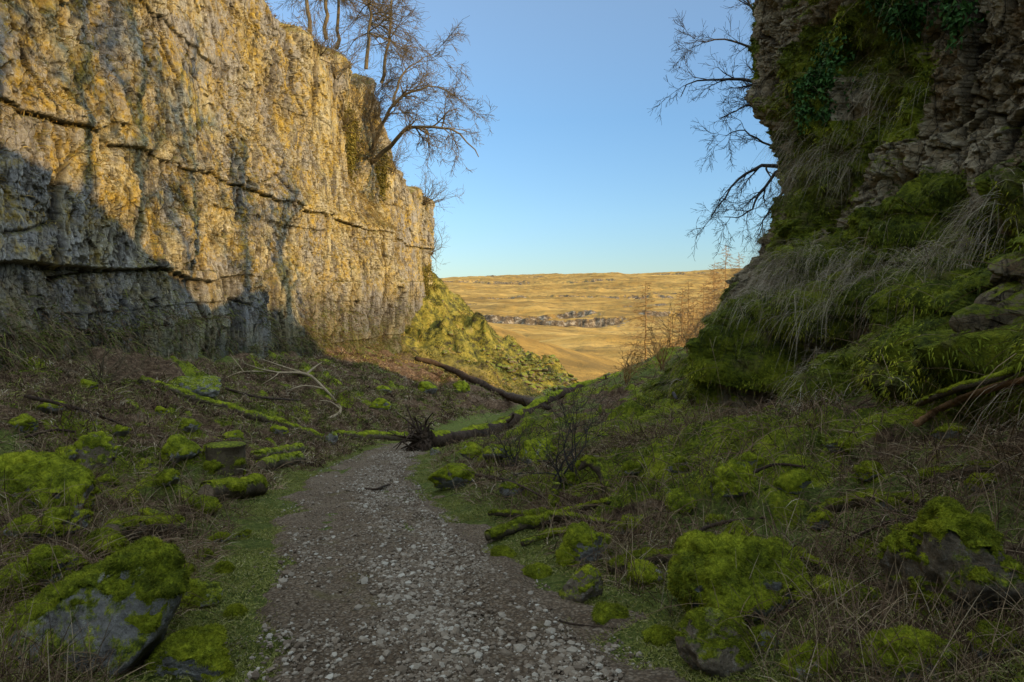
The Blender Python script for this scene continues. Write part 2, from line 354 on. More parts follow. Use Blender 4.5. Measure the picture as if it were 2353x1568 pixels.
# ------------------------------------------------------------------ cliffs
def plan(pts,fn):
    pts=np.array(pts,float);s=np.concatenate([[0],np.cumsum(np.linalg.norm(np.diff(pts,axis=0),axis=1))])
    f=np.arange(0,s[-1],.05);px=np.interp(f,s,pts[:,0]);py=np.interp(f,s,pts[:,1])
    k=np.exp(-(np.arange(-24,25)/14.)**2);k/=k.sum()
    px=np.convolve(np.pad(px,24,'reflect',reflect_type='odd'),k,'valid');py=np.convolve(np.pad(py,24,'reflect',reflect_type='odd'),k,'valid')
    out=[0.]
    while out[-1]<f[-1]: out.append(out[-1]+fn(np.interp(out[-1],f,px),np.interp(out[-1],f,py)))
    out=np.array(out[:-1]);x=np.interp(out,f,px);y=np.interp(out,f,py)
    tx=np.gradient(x,out);ty=np.gradient(y,out);l=np.hypot(tx,ty);return out,x,y,tx/l,ty/l
def ztopL(y): return np.interp(y,[-14,20,32,36,44,51.5,53.5,57,60,68,75],[15,14.5,14,14.2,15.3,15.8,14.8,10.6,10.2,9.2,8.5])
s,x0,y0,tx,ty=plan([(-15.2,-14),(-13.9,0),(-12.4,16.5),(-11.3,28.5),(-9.3,50),(-7.7,67.5),(-8.6,71),(-12,73),(-20,74.5),(-32,75)],lambda x,y:.3 if y<13 else min(.0017*y,.11))
nx,ny=ty,-tx
nr=460;v=np.linspace(0,1,nr)[None,:]
S=s[:,None]+0*v
zb=np.interp(y0,Yt,TB['zl'])[:,None]-1.6;zt=ztopL(y0)[:,None]+f2(s/2.2,s*0,4,91)[:,None]*.7
Z=zb+(zt-zb)*v
Sw=S+f2(S/2,Z/2,4,1)*.22;Zw=Z+f2(S/7,Z/5,4,2)*.25-.012*S
lv=np.cumsum(np.random.default_rng(3).uniform(.4,2.4,60))-12;bo=np.random.default_rng(4).uniform(-1,1,70)
ib=np.searchsorted(lv,Zw);bed=bo[ib]*.11;db=np.abs(Zw-lv[np.clip(ib-1,0,59)])
F1,F2,I,T1=vorf(Sw/1.5,Zw/4.6,3);G1,G2,J,T2=vorf(Sw/.45,Zw/1.2,6);K1,K2,Q,T3=vorf(Sw/.16,Zw/.4,9)
c1=np.exp(-((F2-F1)/.018)**2);c2=np.exp(-((G2-G1)/.03)**2)
rg=ss(f2(S/5,Z/4,3,40),-.2,.4)
bedm=ss(f2(S/5,Zw/2,2,44),-.35,.15)
D=f2(S/9,Z/9,3,10)*.45+f2(S/3.2,Z/20,3,11)*.2+bed*bedm+((I-.5)*.22+T1*.10)-c1*.08
D=D+plate(f2(Sw/2.2,Zw/4.4,5,71,.50),4,.06)*.42+plate(f2(Sw/.7,Zw/1.5,5,72,.58),3.5,.1)*.14*(.35+1.1*rg)+plate(f2(Sw/.26,Zw/.45,4,73),3,.2)*.045*(.4+rg)+((J-.5)*.14+T2*.12-c2*.04)*(.25+rg)*.8+((Q-.5)*.05+T3*.04)*(.3+rg)+f2(S/.15,Z/.2,3,18)*.018
zk=4.75+.22*f2(S/5,S*0,4,13,.6)+.05*f2(S/.5,S*0,3,14)
cr=np.exp(-((Z-zk)/.05)**2)*(.2+.8*ss(f2(S/3,S*0,2,15),-.4,.15))
D=D-cr*.3+.14*ss(Z,zk,zk+.05)*(1-ss(Z,zk+.1,zk+1.4))
zk2=1.0+.22*f2(S/4,S*0,4,16,.6)
D=D-.35*ss(Z,zk2,zk2-.10)*ss(Z,-1.2,.7)*ss(y0[:,None]*-1,-34,-24)
D=D-np.exp(-((db)/.025)**2)*.06*bedm
D=D+1.1*np.exp(-((y0[:,None]-49)/4.5)**2)*ss(Z,6.5,4.5)*ss(Z,-6,2)-.6*np.exp(-((y0[:,None]-49)/5)**2)*ss(Z,6.4,7.6)
hp=D-blur(D,3)
D=D-ss(v,.975,1)*.5
lean=-.035*Z
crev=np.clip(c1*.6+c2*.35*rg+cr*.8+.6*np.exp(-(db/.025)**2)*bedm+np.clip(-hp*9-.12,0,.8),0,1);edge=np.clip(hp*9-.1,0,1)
PX=x0[:,None]+nx[:,None]*(D+lean);PY=y0[:,None]+ny[:,None]*(D+lean)
bk=np.linspace(0,1,30)[None,1:]**1.6*16
D1=(D+lean)[:,-1:]
QX=x0[:,None]+nx[:,None]*(D1-bk);QY=y0[:,None]+ny[:,None]*(D1-bk);QZ=Z[:,-1:]+bk*.10+f2(QX/1.5,QY/1.5,4,17)*.45*ss(bk,0,1.5)
PX=np.concatenate([PX,QX],1);PY=np.concatenate([PY,QY],1);PZ=np.concatenate([Z,QZ],1);crev=np.concatenate([crev,0*QX],1);edge=np.concatenate([edge,0*QX],1)
VL=np.stack([PX,PY,PZ],-1).reshape(-1,3);FL=gridf(*PX.shape)
NL=vn(VL,FL)
if NL[:,0].mean()<0: FL=FL[:,::-1].copy();NL=-NL
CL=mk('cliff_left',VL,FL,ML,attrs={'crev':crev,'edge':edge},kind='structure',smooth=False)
# right
s,x0,y0,tx,ty=plan([(10.5,-28),(7.6,-6),(7.1,0),(6.75,9),(6.45,13),(6.25,17),(6.7,18.4),(8,19.2),(10,19.6),(15,20),(24,20.6)],lambda x,y:.25 if y<2 else (.022 if x<9 else .2))
nx,ny=-ty,tx
far=np.array([(-4.6,2.6),(-2.75,2.55),(-2.2,2.5),(-1.4,2.0),(-.5,1.45),(.3,.8),(1.9,.0),(2.9,-.35),(4.2,-.1),(5.3,0),(7.6,.1)])
nea=np.array([(-2.9,2.7),(-1.8,2.7),(-1.1,2.9),(-.25,3.05),(.4,2.3),(1.0,.8),(2.4,0),(3.2,-.2),(4.5,-.1),(5.5,0),(9.5,.1)])
tt=np.array([0,.12,.2,.27,.35,.43,.54,.61,.7,.78,1.]);v=np.linspace(0,1,500)
wn=(1-ss(y0,7,15))[:,None]
def pr(c): return np.interp(v,tt,far[:,c])[None]*(1-wn)+np.interp(v,tt,nea[:,c])[None]*wn
def sm(A):
    k=np.exp(-(np.arange(-7,8)/4.)**2);k/=k.sum();return np.apply_along_axis(lambda r:np.convolve(np.pad(r,7,'reflect',reflect_type='odd'),k,'valid'),1,A)
crn=1-.75*ss(np.arctan2(tx,ty),.35,1.1)
Z=sm(pr(0));O=sm(pr(1))*crn[:,None]
RY,RZ=[-28,-6,0,3.2,7.1,10.4,14,17,21],[12,12,12,11.9,10.7,8.7,7.1,7.5,7.0]
rim=np.interp(y0,RY,RZ)+f2(s/2,s*0,3,5)*.25
up=ss(v,.74,1)[None];z5=np.minimum(5.3,rim-1.2)[:,None];Z=Z*(1-up)+(z5+(rim[:,None]-z5)*((v[None]-.74)/.26))*up
S=s[:,None]+0*v[None]
zled=np.interp(y0,[5,9,17],[1.9,1.6,.7])[:,None]
wr=ss(Z+f2(S/2.2,Z/2.2,4,20)*1.1,zled-.3,zled+.5)
Sw=S+f2(S/1.5,Z/1.5,4,21)*.22;Zw=Z+f2(S/2,Z/2,4,22)*.22
F1,F2,I,T1=vorf(Sw/1.0,Zw/2.2,23);G1,G2,J,T2=vorf(Sw/.34,Zw/.6,24);K1,K2,Q,T3=vorf(Sw/.14,Zw/.2,26)
c1=np.exp(-((F2-F1)/.025)**2);c2=np.exp(-((G2-G1)/.035)**2)
DR=f2(S/4,Z/5,3,25)*.40+f2(S/1.6,Z/8,3,45)*.28+(I-.5)*.30+T1*.2-c1*.12+((J-.5)*.16+T2*.14-c2*.05)+(Q-.5)*.06+T3*.06
DR=DR+plate(f2(Sw/1.1,Zw/1.9,5,75,.55),4,.06)*.42+plate(f2(Sw/.4,Zw/.5,5,76,.58),3.5,.1)*.16+plate(f2(Sw/.15,Zw/.15,4,77),3,.2)*.045+f2(S/.1,Z/.1,3,27)*.012
B1,_,BI=vor(S/.95+f2(S,Z,2,28)*.3,Z/.8,29);B2,_,BJ=vor(S/.4,Z/.34+f2(S,Z,2,30)*.3,33);B3,_,BK=vor(S/.15,Z/.13,34)
DM=f2(S/1.6,Z/4,3,35)*.95+np.sqrt(np.clip(1-B1*1.15,0,1))*.65*BI+np.sqrt(np.clip(1-B2*1.2,0,1))*.38*BJ+np.sqrt(np.clip(1-B3*1.2,0,1))*.07-.5+f2(S/.35,Z/1.3,3,36)*.24
DM=DM*(1-.25*ss(y0,13,16))[:,None]
cav=ss(f2(S/1.3+5,Z/1.0,3,37),.14,.42)
D=DR*wr+(DM-cav*.65)*(1-wr)
mrk=ss(f2(S/1.3,Z/4.2,4,38),-.08,.34)*wr
D=D+mrk*(.10+.16*np.sqrt(np.clip(1-B2*1.2,0,1)))
hp=D-blur(D,3)
bs=ss(v[None],.0,.06)
O=O+D*bs*np.where(wr>.5,1.,.9);Zd=Z+DM*(1-wr)*.2*bs
moss=np.clip((1-wr)*1.08-cav*.85+mrk*.95+.2*wr*(1-ss(Z,2,4)),0,1.15)
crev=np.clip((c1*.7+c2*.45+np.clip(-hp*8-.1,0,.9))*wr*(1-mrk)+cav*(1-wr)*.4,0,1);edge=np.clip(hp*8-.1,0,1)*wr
PX=x0[:,None]+nx[:,None]*O;PY=y0[:,None]+ny[:,None]*O;PZ=Zd
bk=np.linspace(0,1,24)[None,1:]**1.5*15;O1=O[:,-1:]
QX=x0[:,None]+nx[:,None]*(O1-bk);QY=y0[:,None]+ny[:,None]*(O1-bk);QZ=PZ[:,-1:]+bk*.03+f2(QX/1.5,QY/1.5,3,39)*.3*ss(bk,0,1.5)
PX=np.concatenate([PX,QX],1);PY=np.concatenate([PY,QY],1);PZ=np.concatenate([PZ,QZ],1)
moR=np.concatenate([moss,0*QX+.7],1);crev=np.concatenate([crev,0*QX],1);edge=np.concatenate([edge,0*QX],1)
VR=np.stack([PX,PY,PZ],-1).reshape(-1,3);FR=gridf(*PX.shape);NR=vn(VR,FR)
sel=(VR[:,1]>2)&(VR[:,1]<15)&(VR[:,2]<6)
if NR[sel,0].mean()>0: FR=FR[:,::-1].copy();NR=-NR
moR=moR.ravel()
CR=mk('cliff_right',VR,FR,MR,attrs={'crev':crev,'moss':moR,'edge':edge},kind='structure',smooth=False)
# ------------------------------------------------------------------ camera
PIT=math.radians(-3.44);FPX=682.7
cam=bpy.data.cameras.new('camera');cam.lens=24;cam.sensor_width=36;cam.clip_end=9000;cam.clip_start=.05
co=bpy.data.objects.new('camera',cam);COL.objects.link(co);co.location=(0,0,0);co.rotation_euler=(math.radians(90)+PIT,0,0);SC.camera=co
KP=1024/2353.
def ray(px,py):
    dx=(px*KP-512)/FPX;dz=-(py*KP-341)/FPX
    return Vector((dx,math.cos(PIT)-dz*math.sin(PIT),math.sin(PIT)+dz*math.cos(PIT))).normalized()
def W(px,py,Y): r=ray(px,py);return r*(Y/r.y)
bpy.context.view_layer.update()
def pick(px,py,objs=None):
    r=ray(px,py);best=None
    for o in (objs or (GR,CL,CR)):
        ok,l,n,_=o.ray_cast(Vector((0,0,0)),r)
        if ok and (best is None or l.length<best[0].length): best=(l.copy(),n.copy())
    return best
def PG(px,py):
    b=pick(px,py,(GR,));return b[0] if b else W(px,py,40)
def U(Y): return Y*KP/FPX
# ------------------------------------------------------------------ moss shells, tubes, boulders
def moss_mesh(V,Fq,thr,thick,nf,fl,seed,k=3.):
    F=Fq if Fq.shape[1]==3 else np.concatenate([Fq[:,[0,1,2]],Fq[:,[0,2,3]]])
    N=vn(V,F);m=N[:,2]+.75*f3(V[:,0]*k,V[:,1]*k,V[:,2]*k,5,seed)-thr
    off=-.012+ss(m,0,.35)*(thick+.012)*(1+.9*f3(V[:,0]*9,V[:,1]*9,V[:,2]*9,3,seed+5)+.4*f3(V[:,0]*24,V[:,1]*24,V[:,2]*24,2,seed+6))
    V2=V+N*off[:,None];keep=(m[F]>-.05).all(1);F=F[keep]
    if len(F)==0: return None
    ui,inv=np.unique(F,return_inverse=True);F=inv.reshape(-1,3);V2=V2[ui];N=N[ui]
    a=V2[F[:,0]];b=V2[F[:,1]];c=V2[F[:,2]];ar=np.linalg.norm(np.cross(b-a,c-a),axis=1)
    ix=rng.choice(len(F),nf,p=ar/ar.sum());r1=rng.random((nf,2));fl_=r1.sum(1)>1;r1[fl_]=1-r1[fl_]
    P=a[ix]+(b[ix]-a[ix])*r1[:,:1]+(c[ix]-a[ix])*r1[:,1:]
    bl=blades(P,N[F[ix,0]]+rng.normal(size=(nf,3))*.45,fl*rng.uniform(.5,1.4,nf),fl*.24,.3,rng.random(nf),1)
    return cat([(V2,F,np.zeros(len(V2))+.1),bl])
ICO={}
def ico(n):
    if n not in ICO:
        b=bmesh.new();bmesh.ops.create_icosphere(b,subdivisions=n,radius=1);b.verts.ensure_lookup_table()
        ICO[n]=(np.array([v.co for v in b.verts]),np.array([[v.index for v in f.verts] for f in b.faces]));b.free()
    return ICO[n]
def rotm(rx,ry,rz):
    from mathutils import Euler
    return np.array(Euler((rx,ry,rz)).to_matrix())
def rockV(n,dims,seed,npl=11,rough=1.,sh=22):
    D,F=ico(n);g=np.random.default_rng(seed);nm=unit(g.normal(size=(npl,3)));dk=g.uniform(.55,.95,npl)
    q=np.clip(D@nm.T,1e-3,None)/dk;r=(np.sum(q**sh,1)+.88**sh)**(-1./sh)
    r=r*(1+rough*(.15*f3(D[:,0]*1.7+seed,D[:,1]*1.7,D[:,2]*1.7,3,seed)+.12*f3(D[:,0]*4.5,D[:,1]*4.5,D[:,2]*4.5,5,seed+3)))
    return D*r[:,None]*np.array(dims),F
def hull_rock(pts,n,seed,sh=30,rough=.05):
    b=bmesh.new();[b.verts.new(p) for p in pts];bmesh.ops.convex_hull(b,input=b.verts);b.normal_update()
    P=np.array([list(p) for p in pts]);c=P.mean(0);nm=[];dk=[]
    for f in b.faces:
        nn=np.array(f.normal);d=(np.array(f.calc_center_median())-c)@nn
        if d<0: nn=-nn;d=-d
        if d>1e-3: nm.append(nn);dk.append(d)
    b.free();nm=np.array(nm);dk=np.array(dk);D,F=ico(n)
    q=np.clip(D@nm.T,1e-4,None)/dk;r=np.sum(q**sh,1)**(-1./sh);V=D*r[:,None]
    k=3.;r=1+rough*1.6*f3(V[:,0]*k+seed,V[:,1]*k,V[:,2]*k,4,seed)+rough*1.1*f3(V[:,0]*11,V[:,1]*11,V[:,2]*11,4,seed+2)
    return V*r[:,None]+c,F
def finish(name,label,catg,V,F,mat,thr,thick,nf,fl,seed,loc,group=None):
    t=thing(name,label,catg,loc,group);mk('stone',V,F,mat,t)
    mm=moss_mesh(V,F,thr,thick,nf,fl,seed)
    if mm is not None: mk('moss',mm[0],mm[1],MOS,t,attrs={'rnd':mm[2]})
    return t
def boulder(px,py,w,h,label,seed,thr=.1,tilt=0,dep=.8,rz=0,mat=None,name='mossy_boulder',catg='boulder',nf=6000,group=None,sub=5,npl=11,thick=.025,up=0.,sh=22):
    l=PG(px,py);u=U(l.y);A=w*u/2*1.15;C=h*u*.72;B=A*dep
    V,F=rockV(sub,(A,B,C),seed,npl,1.,sh);V=V@rotm(0,math.radians(tilt),rz).T
    c=Vector((l.x*(1+B/l.y*.7),l.y+B*.7,0));gz=float(ground(c.x,c.y));zc=max(l.z-.05,min(l.z+.1,gz))+h*u*.32+up
    V=V+np.array([c.x,c.y,zc])
    return finish(name,label,catg,V,F,mat or STG,thr,thick*min(1,max(.3,A*2)),nf,.015+.005*min(1,A),seed,(c.x,c.y,gz),group)
def resample(pts,n,jit=0):
    P=np.array([list(p) for p in pts],float);k=np.concatenate([[0],np.cumsum(np.linalg.norm(np.diff(P,axis=0),axis=1))])
    if len(P)>2:
        f=np.linspace(0,k[-1],n);Q=np.zeros((n,3))
        for i,s_ in enumerate(f):
            j=min(np.searchsorted(k,s_,'right')-1,len(P)-2);t=(s_-k[j])/(k[j+1]-k[j]);p0=P[max(j-1,0)];p1=P[j];p2=P[j+1];p3=P[min(j+2,len(P)-1)]
            Q[i]=.5*((2*p1)+(-p0+p2)*t+(2*p0-5*p1+4*p2-p3)*t*t+(-p0+3*p1-3*p2+p3)*t**3)
    else: Q=P[0]+(P[-1]-P[0])*np.linspace(0,1,n)[:,None]
    if jit: Q[1:]+=rng.normal(size=(n-1,3))*jit
    return Q
def tube1(pts,rads,sides=14,n=40,rough=.12,seed=0,caps=True):
    Q=resample(pts,n);r=np.interp(np.linspace(0,1,n),np.linspace(0,1,len(rads)),rads)
    tg=unit(np.gradient(Q,axis=0));ref=np.array([0,0,1.]) if abs(tg[:,2]).mean()<.8 else np.array([1.,0,0])
    a=unit(np.cross(tg,ref));b=np.cross(a,tg);th=np.linspace(0,2*np.pi,sides,endpoint=False)
    ring=a[:,None]*np.cos(th)[None,:,None]+b[:,None]*np.sin(th)[None,:,None]
    P=Q[:,None]+ring*r[:,None,None];k=.5/max(r.max(),1e-3)
    nn=f3(P[...,0]*k+seed,P[...,1]*k,P[...,2]*k,4,seed);P=Q[:,None]+ring*(r[:,None]*(1+rough*2*nn))[...,None]
    i=np.arange(n-1)[:,None]*sides+np.arange(sides)[None];j=np.arange(n-1)[:,None]*sides+(np.arange(sides)+1)[None]%sides
    F=np.stack([i,j,j+sides,i+sides],-1).reshape(-1,4);V=P.reshape(-1,3)
    N=vn(V,F)
    if np.sum(N.reshape(n,sides,3)*ring)<0: F=F[:,::-1].copy()
    caps_=[]
    if caps:
        V=np.concatenate([V,Q[:1],Q[-1:]]);c0=n*sides;m=np.arange(sides);m2=(m+1)%sides
        caps_=[np.stack([m*0+c0,m,m2],-1),np.stack([m*0+c0+1,m2+(n-1)*sides,m+(n-1)*sides],-1)]
    return V,F,caps_,P
def log(name,pts,rads,label,catg='log',mat=None,thr=.0,nf=5000,group=None,cut=False,n=50,rough=.14,seed=1,sides=16,moss=True,extra=None):
    V,F,cp,P=tube1(pts,rads,sides,n,rough,seed)
    t=thing(name,label,catg,tuple(np.array(pts[0],float)-np.array([0,0,rads[0]])),group)
    mk('bark',V,[F]+cp,mat or BKM,t)
    if cut:
        for e,sg in ((0,-1),(-1,1)):
            R=P[e];c=R.mean(0);d=unit((P[e]-P[1 if e==0 else -2]).mean(0));R2=c+(R-c)*.86+d*.006;k=len(R)
            VV=np.concatenate([R2,[c+d*.006]]);m=np.arange(k);mk('cut_end',VV,np.stack([m,(m+1)%k,m*0+k],-1),CUT,t)
    if moss:
        mm=moss_mesh(V[:-2],F,thr,max(rads)*.14,nf,.013+max(rads)*.05,seed,4)
        if mm is not None: mk('moss',mm[0],mm[1],MOS,t,attrs={'rnd':mm[2]})
    if extra:
        for (ps,rs) in extra:
            V,F,cp,_=tube1(ps,rs,8,16,.12,seed+3);mk('branch',V,[F]+cp,mat or BKM,t)
    return t
def glog(name,pxs,rpx,label,lift=.6,**k):
    P=[];R=[]
    for i,(a,b) in enumerate(pxs):
        l=PG(a,b);r=(rpx if not isinstance(rpx,(list,tuple)) else np.interp(i/(len(pxs)-1),np.linspace(0,1,len(rpx)),rpx))*U(l.y)
        P.append(l+Vector((0,0,r*lift)));R.append(r)
    return log(name,P,R,label,**k)
B=boulder
yb=PG(205,1530).y
pts=[W(-60,1500,yb-.05),W(40,1600,yb-.1),W(230,1585,yb-.15),W(310,1490,yb-.12),W(400,1410,yb-.02),W(415,1350,yb+.02),W(395,1272,yb+.06),W(330,1255,yb+.10),W(190,1340,yb+.06),W(80,1420,yb+.02),W(335,1255,yb+.55),W(400,1320,yb+.6),W(90,1390,yb+.7),W(-60,1455,yb+.7),W(0,1700,yb+.7),W(330,1560,yb+.6)]
V,F=hull_rock(pts,6,11,30,.06);c_=V.mean(0)
finish('mossy_boulder','long angular mossy boulder rising to a bare grey point at its right end, bottom left','boulder',V,F,STG,.28,.025,26000,.018,11,(c_[0],c_[1],float(ground(c_[0],c_[1]))))
yb=PG(95,1195).y
pts=[W(-60,1150,yb),W(-50,1075,yb+.2),W(30,1052,yb+.3),W(120,1058,yb+.3),W(190,1085,yb+.2),W(214,1120,yb+.1),W(204,1165,yb+.0),W(110,1192,yb-.05),W(0,1210,yb),W(-60,1070,yb+1.2),W(120,1052,yb+1.2),W(210,1100,yb+1.1),W(-40,1260,yb+.8),W(200,1230,yb+.8)]
V,F=hull_rock(pts,6,23,30,.05);c_=V.mean(0)
finish('mossy_boulder','flat-topped mossy boulder with a bare grey right end at the left edge','boulder',V,F,STG,.25,.03,20000,.02,24,(c_[0],c_[1],float(ground(c_[0],c_[1]))))
B(235,1290,100,48,'small rounded mossy stone just above the long angular boulder',5,-.6,nf=6000,sh=10)
B(120,1350,130,62,'low moss mound of stone behind the long angular boulder at the left edge',6,-.6,nf=7000,sh=10)
B(25,1400,90,60,'half cropped moss-covered stone at the left edge above the long angular boulder',7,-.6,nf=5000,sh=10)
B(425,1565,210,85,'low bright green mossy rock at the bottom edge beside the long angular boulder',8,-.3,nf=12000,sh=16)
B(455,1400,92,50,'moss-covered stone between the long angular boulder and the path verge',9,-.5,nf=5000,sh=12)
B(420,1330,56,30,'small mossy stone right of the long angular boulder top',10,-.5,nf=3000,sub=4,sh=12)
B(475,1182,70,34,'small bright mossy stone below the short log near the path',12,-.6,nf=4000,sub=4,sh=10)
B(228,1078,92,72,'squarish dark mossy boulder behind the flat-topped boulder',13,.1,nf=5000,mat=STB)
B(418,1068,66,58,'pointed mossy stone left of the upright sawn block',14,-.4,nf=4000)
B(150,1245,120,55,'flat mossy stone between the flat-topped boulder and the short log',15,-.1,nf=5000)
B(455,918,110,40,'pale slab of grey rock lying on the left bank above the long log',16,1.1,nf=300,npl=9)
B(762,1022,26,32,'small grey stone standing against the fallen log near the path end',17,1.3,nf=50,sub=4)
B(1003,1046,26,20,'small rounded grey stone at the end of the path before the fallen tree',18,1.3,nf=50,sub=4)
B(970,1034,34,14,'small flat stone under the root plate of the fallen tree',19,1.3,nf=50,sub=4)
B(1040,1126,100,62,'rounded mossy boulder on the right verge near the end of the path',31,-.5,nf=8000,sh=12)
B(1250,1070,90,46,'mossy stone on the bank right of the fallen tree root',32,-.4,nf=4000,sh=12)
B(1715,1425,280,150,'broad bright green moss-domed boulder in the right foreground',33,-.35,12,.9,.3,nf=30000,sub=6,thick=.03,sh=14)
B(2190,1425,290,250,'tall shaggy mossy boulder with a brown peak at the right edge',34,.0,12,.9,.5,nf=28000,sub=6,npl=12,mat=STB,thick=.03,sh=18)
B(1337,1386,98,72,'square brown stone with little moss right of the gravel path',35,.6,nf=1500,mat=STB,npl=9)
B(1632,1555,150,115,'dark upright stone block below the broad moss-domed boulder',36,.1,nf=7500,mat=STB,npl=9)
B(2100,1570,190,85,'angular brown stone with mossy sides at the bottom right edge',37,.2,-14,nf=6500,mat=STB,npl=8)
B(1350,1300,110,78,'upright mossy stone behind the square brown stone',38,-.4,nf=7000,sh=14)
B(1940,1400,130,60,'low mossy stone between the domed boulder and the shaggy boulder',39,-.5,nf=6000,sh=12)
B(1480,1350,90,48,'small moss cushion stone left of the broad moss-domed boulder',40,-.5,nf=4000,sub=4,sh=12)
B(1690,1165,100,64,'mossy stone on the right bank below the mossy cliff foot',41,-.3,nf=5000)
B(1860,1560,120,60,'mossy stone at the bottom edge between the dark block and the angular stone',42,-.4,nf=5000,sh=12)
lab='small moss-covered stone scattered among the grass and litter'
for k,(a,b,w_) in enumerate([(60,1240,70),(300,1170,50),(390,1130,60),(540,1010,40),(330,1075,40),(120,960,50),(60,1000,60),(560,1240,30),(300,1320,30),(1140,1060,60),(1180,1140,50),(1230,1330,50),(1560,1180,70),(1820,1130,70),(2000,1110,60),(2250,1140,70),(2180,1010,60),(1450,1230,60),(1620,1300,50),(1980,1290,60),(880,900,30),(980,905,40),(1060,900,40),(1090,1050,50),(870,940,40),(40,1120,60),(350,1210,50),(500,1250,40),(20,1300,60),(190,1180,50),(1400,1440,70),(1520,1480,60),(2280,1520,90),(1760,1500,70),(1890,1220,60),(2080,1240,60),(520,1320,36),(150,1060,50),(430,1000,40),(640,1000,36),(1300,1120,44),(1150,1290,50),(1560,1090,60),(1730,1080,60),(1930,1050,60),(380,1290,44),(60,1330,60),(470,1290,40),(540,1420,44),(250,1120,44),(1250,1200,44),(1700,1240,56),(2050,1180,50),(80,1075,40),(280,1010,36),(370,960,30),(200,900,36),(1460,1110,44),(1640,1210,40)]):
    B(a,b,w_,w_*.55,lab,100+k,-.25,nf=2800,sub=4,group='small mossy stones on both banks',sh=16)
# ---- logs
glog('fallen_log',[(322,880),(450,925),(600,968),(742,1012)],[9,11,10,8],'long thin mossy log lying down the left bank',nf=7000,n=80,lift=.8,extra=None,rough=.28,thr=.4)
glog('fallen_log',[(770,1004),(850,1010),(935,1012)],[8,10,11],'mossy log lying flat beside the root plate at the path end',nf=4000,lift=.8,seed=3,rough=.25,thr=.4)
glog('cut_log',[(258,1243),(330,1235),(408,1228)],24,'thick mossy log section left of the path above the long angular boulder',nf=8000,seed=4,cut=True,thr=.15,lift=.8)
glog('cut_log',[(472,1150),(590,1138)],23,'short mossy log pointing at the path left verge',nf=6000,seed=5,cut=True,thr=.15,lift=.8)
glog('cut_log',[(585,1058),(612,1052),(688,1040)],13,'upper of two sawn logs beside the bend of the path',nf=2500,seed=6,cut=True,thr=.5)
glog('cut_log',[(600,1080),(690,1064)],16,'lower of two sawn logs beside the bend of the path',nf=2500,seed=7,cut=True,thr=.5)
l=PG(494,1092);u=U(l.y)
log('sawn_block',[(l.x,l.y+.3,l.z-.1),(l.x+.01,l.y+.32,l.z+62*u)],[46*u,43*u],'upright sawn block of a thick trunk with a mossy dark side',catg='stump',nf=5000,seed=8,cut=False,n=24,sides=24,thr=.0)
glog('fallen_log',[(1120,1250),(1210,1222),(1330,1185),(1400,1160)],[12,13,10,6],'mossy forked log slanting up the bank right of the gravel',nf=6000,seed=9,lift=1.5,rough=.25,thr=.1)
glog('mossy_branch',[(1125,1195),(1230,1200),(1330,1205),(1430,1215)],[7,8,7,4],'thin mossy branch crossing above the forked log',nf=4000,seed=10,lift=2.4,catg='branch',rough=.25)
glog('mossy_branch',[(1200,1262),(1290,1235),(1380,1225),(1500,1232)],[7,7,5,3],'mossy branch low among moss right of the forked log',nf=4000,seed=19,lift=2.,catg='branch',rough=.25)
glog('fallen_log',[(1400,1320),(1490,1302),(1590,1296)],[17,18,15],'dark mossy log beside the moss-domed boulder',nf=5000,seed=11,lift=1.,rough=.25,thr=.25)
glog('mossy_branch',[(1790,1285),(1860,1310),(1940,1350)],[9,9,5],'mossy branch trailing right off the moss-domed boulder',nf=4000,seed=12,lift=3,catg='branch',rough=.25)
glog('fallen_log',[(2115,1115),(2210,1100),(2305,1088)],[15,16,14],'mossy log lying level near the right edge above the shaggy boulder',nf=5000,seed=13,cut=True,lift=1.1,thr=.1)
glog('fallen_log',[(1870,1190),(1990,1165),(2120,1165)],[13,15,11],'long mossy log below the level log on the right bank',nf=5000,seed=14,lift=1.2,thr=.1,rough=.22)
for pxs_,rr_,lb_,sd_ in (([(1560,1270),(1640,1225),(1760,1200)],[5,5,3],'thin dark dead branch above the moss-domed boulder',61),([(1080,1105),(1180,1125),(1300,1180)],[4,4,2],'thin dead branch sloping down by the rounded verge boulder',62),([(60,930),(180,955),(300,990)],[5,4,2],'thin dead branch on the brown left bank by the photo edge',63),([(1950,1260),(2040,1215),(2160,1190)],[5,4,2],'bent dead branch above the shaggy boulder on the right',64),([(1180,1400),(1290,1440),(1420,1450)],[3,3,1.5],'thin bare stick lying on the right verge below the square stone',65),([(520,905),(600,925),(690,925)],[3,3,1.5],'thin grey stick on the left bank under the bleached branch',66),([(1680,1130),(1770,1085),(1850,1080)],[4,4,2],'dead branch leaning on the mossy right bank below the bluff',67),([(60,1020),(130,1000),(230,1010)],[4,3,2],'broken stick by the dark mossy boulder on the left',68)):
    glog('dead_branch',pxs_,rr_,lb_,nf=400,seed=sd_,lift=4,catg='branch',mat=BKD,moss=False,rough=.2)
l=PG(1275,1170);u=U(l.y)
log('mossy_stump',[(l.x,l.y,l.z-.1),(l.x,l.y,l.z+30*u),(l.x+.02,l.y,l.z+62*u)],[15*u,12*u,10*u],'small upright mossy stump left of the arched root',catg='stump',nf=2500,seed=15)
l=PG(1345,1150);u=U(l.y)
log('arched_root',[(l.x-10*u,l.y+.3,l.z+62*u),(l.x+15*u,l.y+.2,l.z+82*u),(l.x+42*u,l.y+.1,l.z+55*u),(l.x+50*u,l.y,l.z+20*u),(l.x+48*u,l.y,l.z-.1)],[9*u,12*u,12*u,12*u,14*u],'arched mossy root curling down to the ground on the right bank',catg='root',mat=BKM,nf=3500,seed=16)
